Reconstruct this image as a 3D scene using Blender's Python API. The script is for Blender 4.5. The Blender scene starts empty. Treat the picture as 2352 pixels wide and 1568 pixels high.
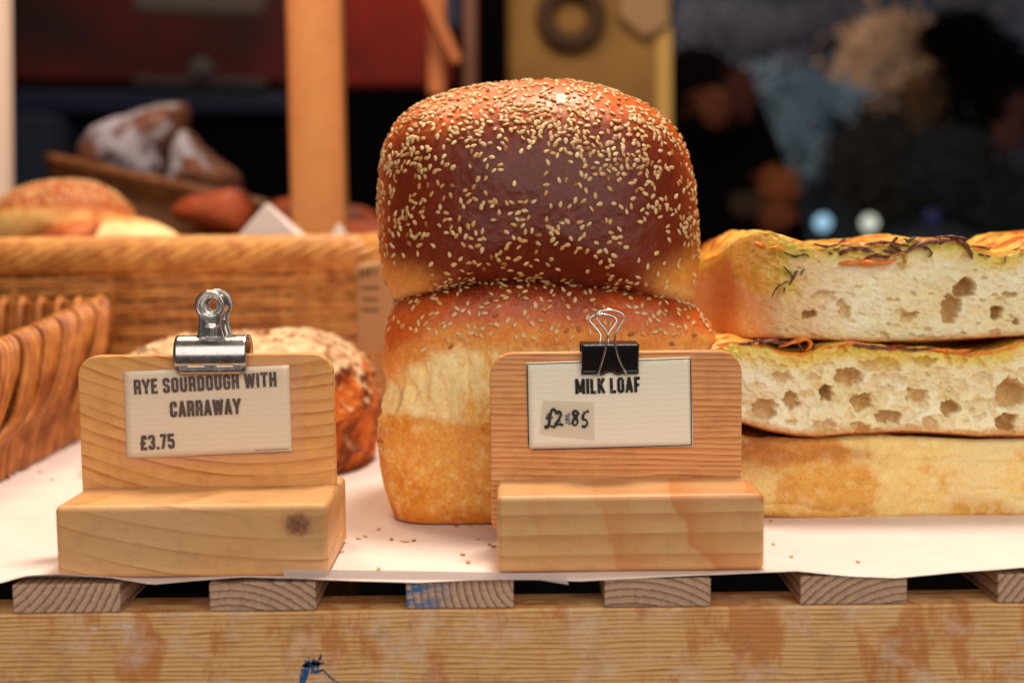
import bpy, bmesh, math, random
import numpy as np
from mathutils import Vector, Matrix
random.seed(7)
rng = np.random.default_rng(11)
SC = bpy.context.scene
COL = SC.collection
PI = math.pi

# ------------------------------------------------------------------ camera, world, lights
FV = 2986.0                       # focal length in units of a 2352 px wide picture
PITCH = math.radians(5.33)
ROLL = math.radians(0.6)
CAM = np.array([0.0, -0.52, 0.1433])
F_ = np.array([0, math.cos(PITCH), -math.sin(PITCH)])
R0 = np.array([1.0, 0, 0])
U0 = np.array([0, math.sin(PITCH), math.cos(PITCH)])
R_ = math.cos(ROLL) * R0 - math.sin(ROLL) * U0
U_ = math.sin(ROLL) * R0 + math.cos(ROLL) * U0
cam_d = bpy.data.cameras.new('camera')
cam = bpy.data.objects.new('camera', cam_d)
COL.objects.link(cam)
M = Matrix.Identity(4)
for i in range(3):
    M[i][0] = R_[i]; M[i][1] = U_[i]; M[i][2] = -F_[i]; M[i][3] = CAM[i]
cam.matrix_world = M
cam_d.sensor_width = 36.0
cam_d.lens = 36.0 * FV / 2352
cam_d.clip_start = 0.02
cam_d.clip_end = 60
cam_d.dof.use_dof = True
cam_d.dof.focus_distance = 0.576
cam_d.dof.aperture_fstop = 5.0
cam_d.dof.aperture_blades = 0
SC.camera = cam

def lin(*c):
    return tuple((x / 255 / 12.92) if x / 255 <= 0.04045 else ((x / 255 + 0.055) / 1.055) ** 2.4 for x in c)

W = bpy.data.worlds.new('World'); SC.world = W
W.use_nodes = True
W.node_tree.nodes['Background'].inputs[0].default_value = (1.0, 0.93, 0.86, 1)
W.node_tree.nodes['Background'].inputs[1].default_value = 0.06

def area(name, loc, target, size, power, color, sizey=None, spread=180):
    d = bpy.data.lights.new(name, 'AREA')
    d.energy = power; d.color = color; d.size = size
    d.spread = math.radians(spread)
    if sizey:
        d.shape = 'RECTANGLE'; d.size_y = sizey
    o = bpy.data.objects.new(name, d); COL.objects.link(o)
    o.location = loc
    o.rotation_euler = (Vector(target) - Vector(loc)).to_track_quat('-Z', 'Y').to_euler()
    return o

area('shop_lamp', (0.12, 0.26, 1.10), (0.0, 0.10, 0.0), 0.20, 12.6, (1.0, 0.87, 0.73))
area('shop_lamp_left', (-0.35, 0.45, 0.95), (-0.15, 0.35, 0.0), 0.25, 4.6, (1.0, 0.74, 0.48))
area('street_daylight', (0.25, -1.25, 0.80), (0, 0.1, -0.02), 2.4, 22.5, (1.0, 0.93, 0.84), 1.6)
area('background_fill', (-0.2, 1.9, 1.6), (0.3, 2.6, 0.1), 0.5, 14.0, (1.0, 0.80, 0.62))  # added area light to brighten the things in the background

SC.view_settings.view_transform = 'Standard'
SC.view_settings.look = 'None'
SC.view_settings.exposure = 0.0
SC.view_settings.gamma = 1.0
SC.cycles.use_denoising = True
SC.cycles.max_bounces = 7
SC.cycles.transparent_max_bounces = 12
SC.cycles.caustics_reflective = False
SC.cycles.caustics_refractive = False
SC.cycles.sample_clamp_indirect = 4

# ------------------------------------------------------------------ picture units -> points in the place
def ray(u, v):
    return F_ + (u - 1176.0) / FV * R_ + (784.0 - v) / FV * U_
def at(u, v, Y):
    d = ray(u, v); return CAM + d * ((Y - CAM[1]) / d[1])
def atz(u, v, z=0.0):
    d = ray(u, v); return CAM + d * ((z - CAM[2]) / d[2])
def atp(u, v, p, n):
    d = ray(u, v); return CAM + d * (np.dot(np.array(p) - CAM, n) / np.dot(d, n))

# ------------------------------------------------------------------ object helpers
def tag(o, label=None, cat=None, group=None, kind=None):
    if label: o['label'] = label
    if cat: o['category'] = cat
    if group: o['group'] = group
    if kind: o['kind'] = kind
    return o

def empty(name, loc):
    o = bpy.data.objects.new(name, None); COL.objects.link(o)
    o.location = Vector(loc); o.empty_display_size = 0.01
    return o

def link(name, me, mat, parent=None, smooth=True):
    """me is built in world coordinates; the object keeps them whatever its parent."""
    o = bpy.data.objects.new(name, me); COL.objects.link(o)
    if mat is not None:
        me.materials.clear(); me.materials.append(mat)
    if parent is not None:
        o.parent = parent
        o.location = -Vector(root_loc(parent))
    if smooth and len(me.polygons):
        me.polygons.foreach_set('use_smooth', np.ones(len(me.polygons), dtype=bool))
    return o

def root_loc(p):
    v = Vector(p.location)
    while p.parent is not None:
        p = p.parent; v += Vector(p.location)
    return v

def rebase(o, base):
    """move a top-level mesh's origin to its base"""
    o.data.transform(Matrix.Translation(-Vector(base))); o.location = Vector(base)
    return o

def npmesh(name, V, Q):
    """V (n,3), Q (m,k) faces, k = 3 or 4"""
    V = np.asarray(V, dtype=np.float32); Q = np.asarray(Q, dtype=np.int32)
    me = bpy.data.meshes.new(name)
    me.vertices.add(len(V)); me.vertices.foreach_set('co', V.ravel())
    k = Q.shape[1]
    me.loops.add(Q.size); me.loops.foreach_set('vertex_index', Q.ravel())
    me.polygons.add(len(Q)); me.polygons.foreach_set('loop_start', np.arange(0, Q.size, k, dtype=np.int32))
    me.update(calc_edges=True); me.validate()
    return me

def setcol(me, C, name='tint'):
    a = me.attributes.new(name, 'FLOAT_COLOR', 'POINT')
    C = np.asarray(C, dtype=np.float32)
    if C.shape[1] == 3: C = np.concatenate([C, np.ones((len(C), 1), np.float32)], 1)
    a.data.foreach_set('color', C.ravel())

def setf(me, A, name):
    a = me.attributes.new(name, 'FLOAT', 'POINT'); a.data.foreach_set('value', np.asarray(A, dtype=np.float32))

def grid_quads(nr, nc, wrap=False):
    r = np.arange(nr - 1)[:, None]; c = np.arange(nc if wrap else nc - 1)[None, :]
    c2 = (c + 1) % nc
    a = r * nc + c; b = r * nc + c2; d = (r + 1) * nc + c2; e = (r + 1) * nc + c
    return np.stack([a, b, d, e], -1).reshape(-1, 4)

class MB:
    def __init__(s): s.v = []; s.f = []; s.n = 0
    def add(s, V, F):
        s.v.extend([tuple(map(float, p)) for p in V]); s.f.extend([tuple(int(i) + s.n for i in f) for f in F]); s.n += len(V)
    def mesh(s, name='m'):
        me = bpy.data.meshes.new(name); me.from_pydata(s.v, [], s.f); me.update(); return me

def box_mb(mb, x0, x1, y0, y1, z0, z1):
    V = [(x0,y0,z0),(x1,y0,z0),(x1,y1,z0),(x0,y1,z0),(x0,y0,z1),(x1,y0,z1),(x1,y1,z1),(x0,y1,z1)]
    mb.add(V, [(0,3,2,1),(4,5,6,7),(0,1,5,4),(1,2,6,5),(2,3,7,6),(3,0,4,7)])

def bevel(o, w, seg=3, angle=30):
    m = o.modifiers.new('edge', 'BEVEL'); m.width = w; m.segments = seg; m.limit_method = 'ANGLE'; m.angle_limit = math.radians(angle)
    m.harden_normals = False
    return o

def smooth_path(P, n, closed=False):
    P = np.asarray(P, float); k = len(P)
    out = []
    segs = k if closed else k - 1
    per = max(2, n // segs)
    for i in range(segs):
        if closed: p0, p1, p2, p3 = P[(i-1) % k], P[i], P[(i+1) % k], P[(i+2) % k]
        else: p0, p1, p2, p3 = P[max(i-1, 0)], P[i], P[i+1], P[min(i+2, k-1)]
        for t in np.linspace(0, 1, per, endpoint=False):
            out.append(0.5*((2*p1)+(-p0+p2)*t+(2*p0-5*p1+4*p2-p3)*t*t+(-p0+3*p1-3*p2+p3)*t**3))
    if not closed: out.append(P[-1])
    out = np.array(out)
    # equal arc length
    Q = np.concatenate([out, out[:1]]) if closed else out
    L = np.concatenate([[0], np.cumsum(np.linalg.norm(np.diff(Q, axis=0), axis=1))])
    s = np.linspace(0, L[-1], n, endpoint=not closed)
    return np.stack([np.interp(s, L, Q[:, j]) for j in range(Q.shape[1])], 1)

def tube(P, r, sides=8, closed=False, flat=1.0, caps=True):
    P = np.asarray(P, float); n = len(P)
    if np.isscalar(r): r = np.full(n, r)
    if closed: T = np.roll(P, -1, 0) - np.roll(P, 1, 0)
    else: T = np.gradient(P, axis=0)
    T /= np.linalg.norm(T, axis=1)[:, None] + 1e-12
    up = np.array([0, 0, 1.0])
    if abs(T[0] @ up) > 0.9: up = np.array([0, 1.0, 0])
    A = up - T[0] * (T[0] @ up); A /= np.linalg.norm(A)
    V = []
    ang = np.linspace(0, 2*PI, sides, endpoint=False)
    for i in range(n):
        A = A - T[i] * (T[i] @ A); A /= np.linalg.norm(A) + 1e-12
        B = np.cross(T[i], A)
        V.append(P[i] + r[i] * (np.cos(ang)[:, None] * A * flat + np.sin(ang)[:, None] * B))
    V = np.concatenate(V)
    F = [tuple(q) for q in grid_quads(n, sides, True)]
    if closed:
        for k in range(sides):
            F.append(((n-1)*sides+k, (n-1)*sides+(k+1) % sides, (k+1) % sides, k))
    elif caps:
        F.append(tuple(range(sides))[::-1]); F.append(tuple((n-1)*sides + k for k in range(sides)))
    return V, F

def tube_mesh(P, r, **k):
    mb = MB(); mb.add(*tube(P, r, **k)); return mb.mesh()

# ------------------------------------------------------------------ numpy noise
_T = rng.random(4096 * 4).astype(np.float64)
def _h(ix, iy, iz):
    return _T[((ix * 73856093) ^ (iy * 19349663) ^ (iz * 83492791)) & 16383]
def noise3(P, sc=1.0, off=0):
    Q = P * sc + off + 1000.0
    I = np.floor(Q).astype(np.int64); f = Q - I; f = f*f*(3-2*f)
    x, y, z = I[:, 0], I[:, 1], I[:, 2]
    r = 0
    for dx in (0, 1):
        for dy in (0, 1):
            for dz in (0, 1):
                w = (f[:, 0] if dx else 1-f[:, 0])*(f[:, 1] if dy else 1-f[:, 1])*(f[:, 2] if dz else 1-f[:, 2])
                r = r + w*_h(x+dx, y+dy, z+dz)
    return r * 2 - 1
def fbm(P, sc, oct=4, off=0, gain=0.5):
    r = 0; a = 1; t = 0
    for o in range(oct):
        r = r + a*noise3(P, sc*2**o, off+17.3*o); t += a; a *= gain
    return r / t
def worley2(x, y, sc, off=0):
    X = x*sc+off+500; Y = y*sc+off+500; ix = np.floor(X).astype(np.int64); iy = np.floor(Y).astype(np.int64)
    f1 = np.full(len(X), 9.0); f2 = f1.copy(); idv = np.zeros(len(X))
    for dx in (-1, 0, 1):
        for dy in (-1, 0, 1):
            a = _h(ix+dx, iy+dy, np.int64(7)); b = _h(ix+dx, iy+dy, np.int64(31)); c = _h(ix+dx, iy+dy, np.int64(53))
            d = np.hypot(ix+dx+a-X, iy+dy+b-Y); m = d < f1
            f2 = np.where(m, f1, np.minimum(f2, d)); idv = np.where(m, c, idv); f1 = np.where(m, d, f1)
    return f1, f2, idv
def sst(a, b, x):
    t = np.clip((x-a)/(b-a), 0, 1); return t*t*(3-2*t)
def mix(a, b, t):
    a = np.asarray(a, float); b = np.asarray(b, float); t = np.asarray(t)[..., None]
    return a*(1-t)+b*t

# ------------------------------------------------------------------ materials
class NT:
    def __init__(s, name):
        s.m = bpy.data.materials.new(name); s.m.use_nodes = True
        s.t = s.m.node_tree; s.b = s.t.nodes['Principled BSDF']; s.out = s.t.nodes['Material Output']
    def n(s, typ, **k):
        nd = s.t.nodes.new(typ)
        for a, b in k.items():
            setattr(nd, a, b)
        return nd
    def l(s, a, b): s.t.links.new(a, b)
    def set(s, node, **k):
        for a, b in k.items():
            node.inputs[a.replace('_', ' ')].default_value = b
        return node
    def coord(s, scale=(1, 1, 1), loc=(0, 0, 0), rot=(0, 0, 0)):
        tc = s.n('ShaderNodeTexCoord'); mp = s.n('ShaderNodeMapping')
        s.l(tc.outputs['Object'], mp.inputs['Vector'])
        mp.inputs['Scale'].default_value = scale; mp.inputs['Location'].default_value = loc; mp.inputs['Rotation'].default_value = rot
        return mp.outputs[0]
    def noise(s, vec, scale, detail=4, rough=0.55, dist=0.0):
        nd = s.n('ShaderNodeTexNoise'); s.l(vec, nd.inputs['Vector'])
        nd.inputs['Scale'].default_value = scale; nd.inputs['Detail'].default_value = detail
        nd.inputs['Roughness'].default_value = rough; nd.inputs['Distortion'].default_value = dist
        return nd.outputs[0]
    def ramp(s, fac, stops, interp='LINEAR'):
        r = s.n('ShaderNodeValToRGB'); s.l(fac, r.inputs[0]); r.color_ramp.interpolation = interp
        e = r.color_ramp.elements
        while len(e) < len(stops): e.new(0.5)
        for i, (p, c) in enumerate(stops):
            e[i].position = p
            e[i].color = (c, c, c, 1) if not hasattr(c, '__len__') else (*c[:3], 1)
        return r.outputs[0]
    def mixc(s, fac, a, b, mode='MIX'):
        m = s.n('ShaderNodeMix'); m.data_type = 'RGBA'; m.blend_type = mode
        for sock, v in ((m.inputs[0], fac), (m.inputs[6], a), (m.inputs[7], b)):
            if hasattr(v, 'is_linked') or isinstance(v, bpy.types.NodeSocket): s.l(v, sock)
            elif hasattr(v, '__len__'): sock.default_value = (*v[:3], 1)
            else: sock.default_value = v
        return m.outputs[2]
    def math(s, op, a, b=None, clamp=False):
        m = s.n('ShaderNodeMath'); m.operation = op; m.use_clamp = clamp
        for i, v in enumerate((a, b)):
            if v is None: continue
            if isinstance(v, bpy.types.NodeSocket): s.l(v, m.inputs[i])
            else: m.inputs[i].default_value = v
        return m.outputs[0]
    def bump(s, h, strength=0.3, dist=0.001, normal=None):
        b = s.n('ShaderNodeBump'); s.l(h, b.inputs['Height'])
        b.inputs['Strength'].default_value = strength; b.inputs['Distance'].default_value = dist
        if normal is not None: s.l(normal, b.inputs['Normal'])
        return b.outputs[0]
    def attr(s, name):
        a = s.n('ShaderNodeAttribute'); a.attribute_name = name; return a
    def fin(s, color=None, rough=0.6, normal=None, **k):
        if color is not None:
            if isinstance(color, bpy.types.NodeSocket): s.l(color, s.b.inputs['Base Color'])
            else: s.b.inputs['Base Color'].default_value = (*color[:3], 1)
        if isinstance(rough, bpy.types.NodeSocket): s.l(rough, s.b.inputs['Roughness'])
        else: s.b.inputs['Roughness'].default_value = rough
        if normal is not None: s.l(normal, s.b.inputs['Normal'])
        for a, v in k.items():
            s.b.inputs[a.replace('_', ' ')].default_value = v
        return s.m

def plain(name, col, rough=0.6, **k):
    return NT(name).fin(col, rough, **k)

def wood(name, light, mid, dark, period, centre, rot=(0, 0, 0), distort=2.0, dscale=8.0, blotch=None, sharp=(0.0, 0.55, 0.93, 1.0),
         rough=0.55, stretch=(6, 60, 60), speck=0.25, bumpk=0.25, extra=None, bend=None, fade=0.6):
    """ring wood: rings about the local X axis moved to CENTRE; PERIOD metres per ring"""
    t = NT(name)
    v = t.coord(scale=(1, 1, 1), loc=tuple(-c for c in centre), rot=rot)
    w = t.n('ShaderNodeTexWave', wave_type='RINGS', rings_direction='X', wave_profile='SAW')
    if bend:
        sp = t.n('ShaderNodeSeparateXYZ'); t.l(v, sp.inputs[0]); dx = t.math('SUBTRACT', sp.outputs[0], bend[1])
        zz = t.math('SUBTRACT', sp.outputs[2], t.math('MULTIPLY', t.math('MULTIPLY', dx, dx), bend[0]))
        cb = t.n('ShaderNodeCombineXYZ'); t.l(sp.outputs[0], cb.inputs[0]); t.l(sp.outputs[1], cb.inputs[1]); t.l(zz, cb.inputs[2]); v = cb.outputs[0]
    # squash x so the distortion is long-grained
    mp = t.n('ShaderNodeMapping'); t.l(v, mp.inputs[0]); mp.inputs['Scale'].default_value = (0.12, 1, 1)
    nz = t.n('ShaderNodeTexNoise'); t.l(mp.outputs[0], nz.inputs['Vector']); nz.inputs['Scale'].default_value = dscale * 4; nz.inputs['Detail'].default_value = 3
    sub = t.n('ShaderNodeVectorMath', operation='SUBTRACT'); t.l(nz.outputs[1], sub.inputs[0]); sub.inputs[1].default_value = (0.5, 0.5, 0.5)
    scl = t.n('ShaderNodeVectorMath', operation='SCALE'); t.l(sub.outputs[0], scl.inputs[0]); scl.inputs['Scale'].default_value = distort * period
    add = t.n('ShaderNodeVectorMath', operation='ADD'); t.l(v, add.inputs[0]); t.l(scl.outputs[0], add.inputs[1])
    t.l(add.outputs[0], w.inputs['Vector'])
    w.inputs['Scale'].default_value = 2*PI/20/period
    w.inputs['Distortion'].default_value = 0
    c = t.ramp(w.outputs['Fac'], [(sharp[0], light), (sharp[1], mid), (sharp[2], dark), (sharp[3], mid)])
    fd = t.ramp(t.noise(mp.outputs[0], dscale*9, 2, 0.6), [(0.35, fade), (0.6, 0.0)])
    c = t.mixc(fd, c, tuple((p+q)/2 for p, q in zip(light, mid)))
    st = t.n('ShaderNodeMapping'); t.l(v, st.inputs[0]); st.inputs['Scale'].default_value = stretch
    fine = t.noise(st.outputs[0], 22, 5, 0.65)
    c = t.mixc(speck, c, t.ramp(fine, [(0.3, tuple(x*0.62 for x in mid)), (0.52, mid), (0.72, tuple(min(1, x*1.3) for x in light))]), 'MIX')
    big = t.noise(v, 16, 3, 0.5)
    if blotch: c = t.mixc(t.ramp(big, [(0.42, 0.0), (0.66, blotch[1])]), c, blotch[0])
    if extra: c = extra(t, c)
    pores = t.noise(st.outputs[0], 90, 2, 0.5)
    grime = t.ramp(t.noise(t.coord(loc=(9, 4, 1)), 70, 6, 0.7), [(0.5, 0.0), (0.72, 0.28)])
    c = t.mixc(grime, c, tuple(x*0.55 for x in dark))
    scr = t.ramp(t.noise(t.coord(scale=(0.4, 1, 1.5), rot=(0, 0.5, 0), loc=(2, 2, 2)), 260, 3, 0.7), [(0.68, 0.0), (0.72, 0.35)])
    c = t.mixc(scr, c, tuple(x*0.7 for x in mid))
    h = t.math('ADD', t.math('MULTIPLY', fine, 0.6), t.math('MULTIPLY', pores, 0.4))
    return t.fin(c, rough, t.bump(h, bumpk, 0.0006))

PINE_L, PINE_M, PINE_D = lin(232, 192, 138), lin(222, 174, 118), lin(196, 138, 82)

# ------------------------------------------------------------------ the pallet, paper and what lies under it
DARK = plain('dark_void_paint', (0.012, 0.010, 0.010), 0.9)
YF = -0.006                      # front of the beam and the slat ends
zs = 0.0005
slat_top = -0.0012
slat_bot = at(1060, 1397, YF)[2]

def slat_wood(name, centre, blue=False, rot=(0, 0, 0)):
    t = NT(name)
    v = t.coord(loc=tuple(-c for c in centre), rot=rot)
    nz = t.noise(v, 60, 3); 
    w = t.n('ShaderNodeTexWave', wave_type='RINGS', rings_direction='Y', wave_profile='SAW')
    t.l(v, w.inputs['Vector']); w.inputs['Scale'].default_value = 2*PI/20/0.0030
    w.inputs['Distortion'].default_value = 1.6; w.inputs['Detail'].default_value = 2; w.inputs['Detail Scale'].default_value = 6
    c = t.ramp(w.outputs[0], [(0, lin(222, 182, 152)), (0.6, lin(206, 164, 134)), (0.9, lin(134, 96, 74)), (1, lin(184, 142, 114))])
    dirt = t.noise(t.coord(), 130, 5, 0.7)
    c = t.mixc(t.ramp(dirt, [(0.55, 0.0), (0.8, 0.5)]), c, lin(112, 84, 68))
    c = t.mixc(t.ramp(t.noise(t.coord(), 420, 3, 0.7), [(0.35, 0.25), (0.7, 0.0)]), c, lin(92, 66, 52))
    if blue:
        g = t.n('ShaderNodeSeparateXYZ'); t.l(t.coord(), g.inputs[0])
        m = t.math('MULTIPLY', t.ramp(g.outputs[0], [(0.0, 1.0), (1.0, 0.0)]), 1.0)
        m2 = t.math('SUBTRACT', 1.15, t.math('MULTIPLY', g.outputs[0], 55.0), True)
        m3 = t.math('MULTIPLY', m2, t.ramp(t.noise(t.coord(scale=(0.5, 1, 1.6), rot=(0, 0.5, 0)), 260, 4, 0.6), [(0.42, 0.0), (0.55, 1.0)]))
        c = t.mixc(m3, c, lin(34, 106, 160))
    return t.fin(c, 0.85, t.bump(t.math('ADD', w.outputs[0], dirt), 0.35, 0.0007))

pallet = tag(empty('pallet', (0, YF, slat_bot - 0.1)), 'rough pine pallet stand with slats across a front beam under the white paper', 'pallet')
slats = [(-420, -180), (30, 277), (482, 726), (933, 1180), (1388, 1632), (1838, 2083), (2290, 2540)]
cen = [(0.1, 0, -0.1), (-0.02, 0, 0.035), (0.008, 0, -0.036), (0.05, 0, 0.012), (0.01, 0, -0.052), (0.045, 0, -0.040), (0.05, 0, -0.03), (0, 0, 0)]
for i, (u0, u1) in enumerate(slats):
    if u0 < 0: continue
    x0 = at(u0, 1395, YF)[0]; x1 = at(u1, 1395, YF)[0]
    mb = MB(); box_mb(mb, 0, x1-x0, 0, 0.62, 0, slat_top-slat_bot)
    o = link('slat', mb.mesh(), slat_wood('weathered_slat_end', (cen[i][0], 0, cen[i][2]), blue=(i == 3)), pallet, smooth=False)
    o.location = Vector((x0, YF + random.uniform(-.0006, .0006), slat_bot)) - Vector(pallet.location)
    bevel(o, 0.0006, 2)
    if i == 3: o['label'] = 'slat end with worn blue paint'

def beam_extra(t, c):
    m = t.ramp(t.noise(t.coord(scale=(1.0, 1, 0.45)), 62, 6, 0.66), [(0.50, 0.0), (0.60, 0.8)])
    c = t.mixc(t.math('MULTIPLY', m, 0.8), c, lin(196, 108, 42))
    m2 = t.ramp(t.noise(t.coord(scale=(1, 1, 1.2), loc=(3, 0, 0)), 50, 6, 0.66), [(0.50, 0.0), (0.66, 0.5)])
    c = t.mixc(m2, c, lin(238, 206, 184))
    m3 = t.ramp(t.noise(t.coord(scale=(1, 1, 2), loc=(7, 0, 0)), 200, 4, 0.6), [(0.73, 0.0), (0.77, 0.8)])
    return t.mixc(m3, c, lin(86, 56, 40))
beam_m = wood('straight_grained_beam', lin(246, 202, 140), lin(232, 174, 106), lin(148, 76, 28), 0.0019, (0, 0.02, -0.30), distort=2.4, dscale=34,
              sharp=(0.0, 0.50, 0.85, 1.0), rough=0.6, speck=0.22, extra=beam_extra, bumpk=0.3, fade=0.35)
mb = MB(); box_mb(mb, -0.5, 0.5, YF, YF + 0.022, slat_bot - 0.095, slat_bot - 0.0003)
beam = link('front_beam', mb.mesh(), beam_m, pallet, smooth=False); bevel(beam, 0.0012, 3)
mb = MB(); box_mb(mb, -0.5, 0.5, 0.50, 0.522, slat_bot - 0.095, slat_bot - 0.0003)
link('rear_beam', mb.mesh(), beam_m, pallet, smooth=False)
# blue and white paint scrapes on the beam
def ribbon(P, wid, y, mb, taper=True):
    P = np.asarray(P, float); T = np.gradient(P, axis=0); T /= np.linalg.norm(T, axis=1)[:, None] + 1e-9
    N = np.stack([-T[:, 1], T[:, 0]], 1); n = len(P)
    ww = wid * (np.sin(np.linspace(0.12, PI-0.12, n))**0.5 if taper else np.ones(n)) / 2
    L = P + N*ww[:, None]; R = P - N*ww[:, None]
    V = [(*(at(p[0], p[1], y)),) for p in L] + [(*(at(p[0], p[1], y)),) for p in R]
    F = [(i, i+1, n+i+1, n+i) for i in range(n-1)]
    mb.add(V, F)
def worn(name, col, thr=0.5, scale=900):
    t = NT(name); a = t.ramp(t.noise(t.coord(scale=(0.5, 1, 1)), scale, 3, 0.6), [(thr-0.04, 0.0), (thr+0.04, 1.0)])
    t.l(a, t.b.inputs['Alpha']); return t.fin(col, 0.6)
blue = worn('worn_blue_paint', lin(20, 88, 138), 0.43, 600)
mb = MB()
for P, w in (([(708, 1508), (702, 1535), (692, 1575)], 13), ([(722, 1512), (716, 1540)], 8), ([(735, 1510), (728, 1535)], 7),
             ([(695, 1528), (745, 1520)], 8), ([(712, 1545), (742, 1538)], 6), ([(740, 1535), (760, 1556), (780, 1568)], 3),
             ([(738, 1500), (733, 1520)], 4)):
    ribbon(smooth_path(P, 12), w*1.45, YF - 0.0002, mb)
o = link('paint_mark', mb.mesh(), blue, pallet, smooth=False); o['label'] = 'blue paint scrawl on the beam face'
mb = MB()
for P, w in (([(203, 1446), (250, 1439), (305, 1436)], 6), ([(360, 1412), (400, 1410), (445, 1411)], 4), ([(520, 1408), (560, 1405)], 4)):
    ribbon(smooth_path(P, 12), w, YF - 0.0002, mb)
o = link('paint_mark', mb.mesh(), worn('worn_white_paint', lin(225, 215, 208), 0.46, 700), pallet, smooth=False); o['label'] = 'white scuff on the beam face'

# paper
def paper_mat():
    t = NT('white_greaseproof_paper')
    n1 = t.noise(t.coord(), 40, 4); n2 = t.noise(t.coord(), 900, 3)
    c = t.ramp(n1, [(0.3, lin(232, 214, 206)), (0.7, lin(240, 222, 214))])
    sp = t.ramp(t.noise(t.coord(loc=(5, 1, 0)), 75, 3, 0.7), [(0.70, 0.0), (0.76, 0.35)])
    c = t.mixc(sp, c, lin(224, 186, 140))
    return t.fin(c, 0.75, t.bump(t.math('ADD', n1, t.math('MULTIPLY', n2, 0.1)), 0.4, 0.003))
PAPER = paper_mat()
nx, ny = 300, 120
xs = np.linspace(-0.42, 0.42, nx); yy = np.linspace(0, 1, ny)**1.6
edge_u = [0, 60, 135, 250, 350, 440, 560, 700, 850, 960, 1080, 1200, 1330, 1460, 1600, 1760, 1830, 1950, 2060, 2200, 2352]
edge_v = [1337, 1320, 1316, 1322, 1339, 1331, 1322, 1326, 1332, 1336, 1330, 1326, 1333, 1327, 1317, 1312, 1310, 1322, 1327, 1312, 1300]
E = np.array([at(u, v, YF - 0.0015) for u, v in zip(edge_u, edge_v)])
V = []
for x in xs:
    ze = np.interp(x, E[:, 0], E[:, 2])
    for s in yy:
        y = (YF - 0.0015) * (1-s) + 0.60 * s
        d = y - (YF - 0.0015)
        z = -0.0002 + (ze + 0.0002) * math.exp(-(d/0.006)**1.3)
        V.append((x, y, z))
V = np.array(V)
lift = sst(0.10, 0.2, V[:, 1])
V[:, 2] -= 0.0004*(1+fbm(V, 25, 2))*1.0
me = npmesh('paper', V, grid_quads(nx, ny)[:, ::-1])
o = link('paper_sheet', me, PAPER); so = o.modifiers.new('thickness', 'SOLIDIFY'); so.thickness = 0.00025; so.offset = 1
tag(o, 'white greaseproof paper sheet with a wavy front edge spread over the pallet slats', 'paper')
# translucent strip standing before the paper's front edge
a = [at(650, 1306, YF-0.0030), at(1120, 1313, YF-0.0030), at(1300, 1320, YF-0.0030), at(1306, 1342, YF-0.0030), at(1240, 1331, YF-0.0030), at(960, 1331, YF-0.0030), at(652, 1327, YF-0.0030)]
def clear(name, col, amount=0.35, rough=0.15):
    t = NT(name)
    tr = t.n('ShaderNodeBsdfTransparent'); mx = t.n('ShaderNodeMixShader')
    t.fin(col, rough); mx.inputs[0].default_value = amount
    t.l(tr.outputs[0], mx.inputs[1]); t.l(t.b.outputs[0], mx.inputs[2]); t.l(mx.outputs[0], t.out.inputs[0])
    return t.m
m_ = MB(); m_.add(a, [(0, 1, 5, 6), (1, 2, 4, 5), (2, 3, 4)])
o = link('translucent_strip', m_.mesh(), clear('translucent_strip_film', lin(225, 205, 200), 0.5), smooth=False)
s_ = o.modifiers.new('thickness', 'SOLIDIFY'); s_.thickness = 0.0001
rebase(o, a[0]); tag(o, 'translucent strip along the front edge of the white paper', 'tape')

# dark ground and hollow under the stand
mb = MB(); box_mb(mb, -3.5, 3.5, -0.3, 4.6, -0.30, -0.25)
tag(link('floor', mb.mesh(), plain('dark_floor', (0.003, 0.0025, 0.002), 1.0, Specular_IOR_Level=0.0), smooth=False), kind='structure')

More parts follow.
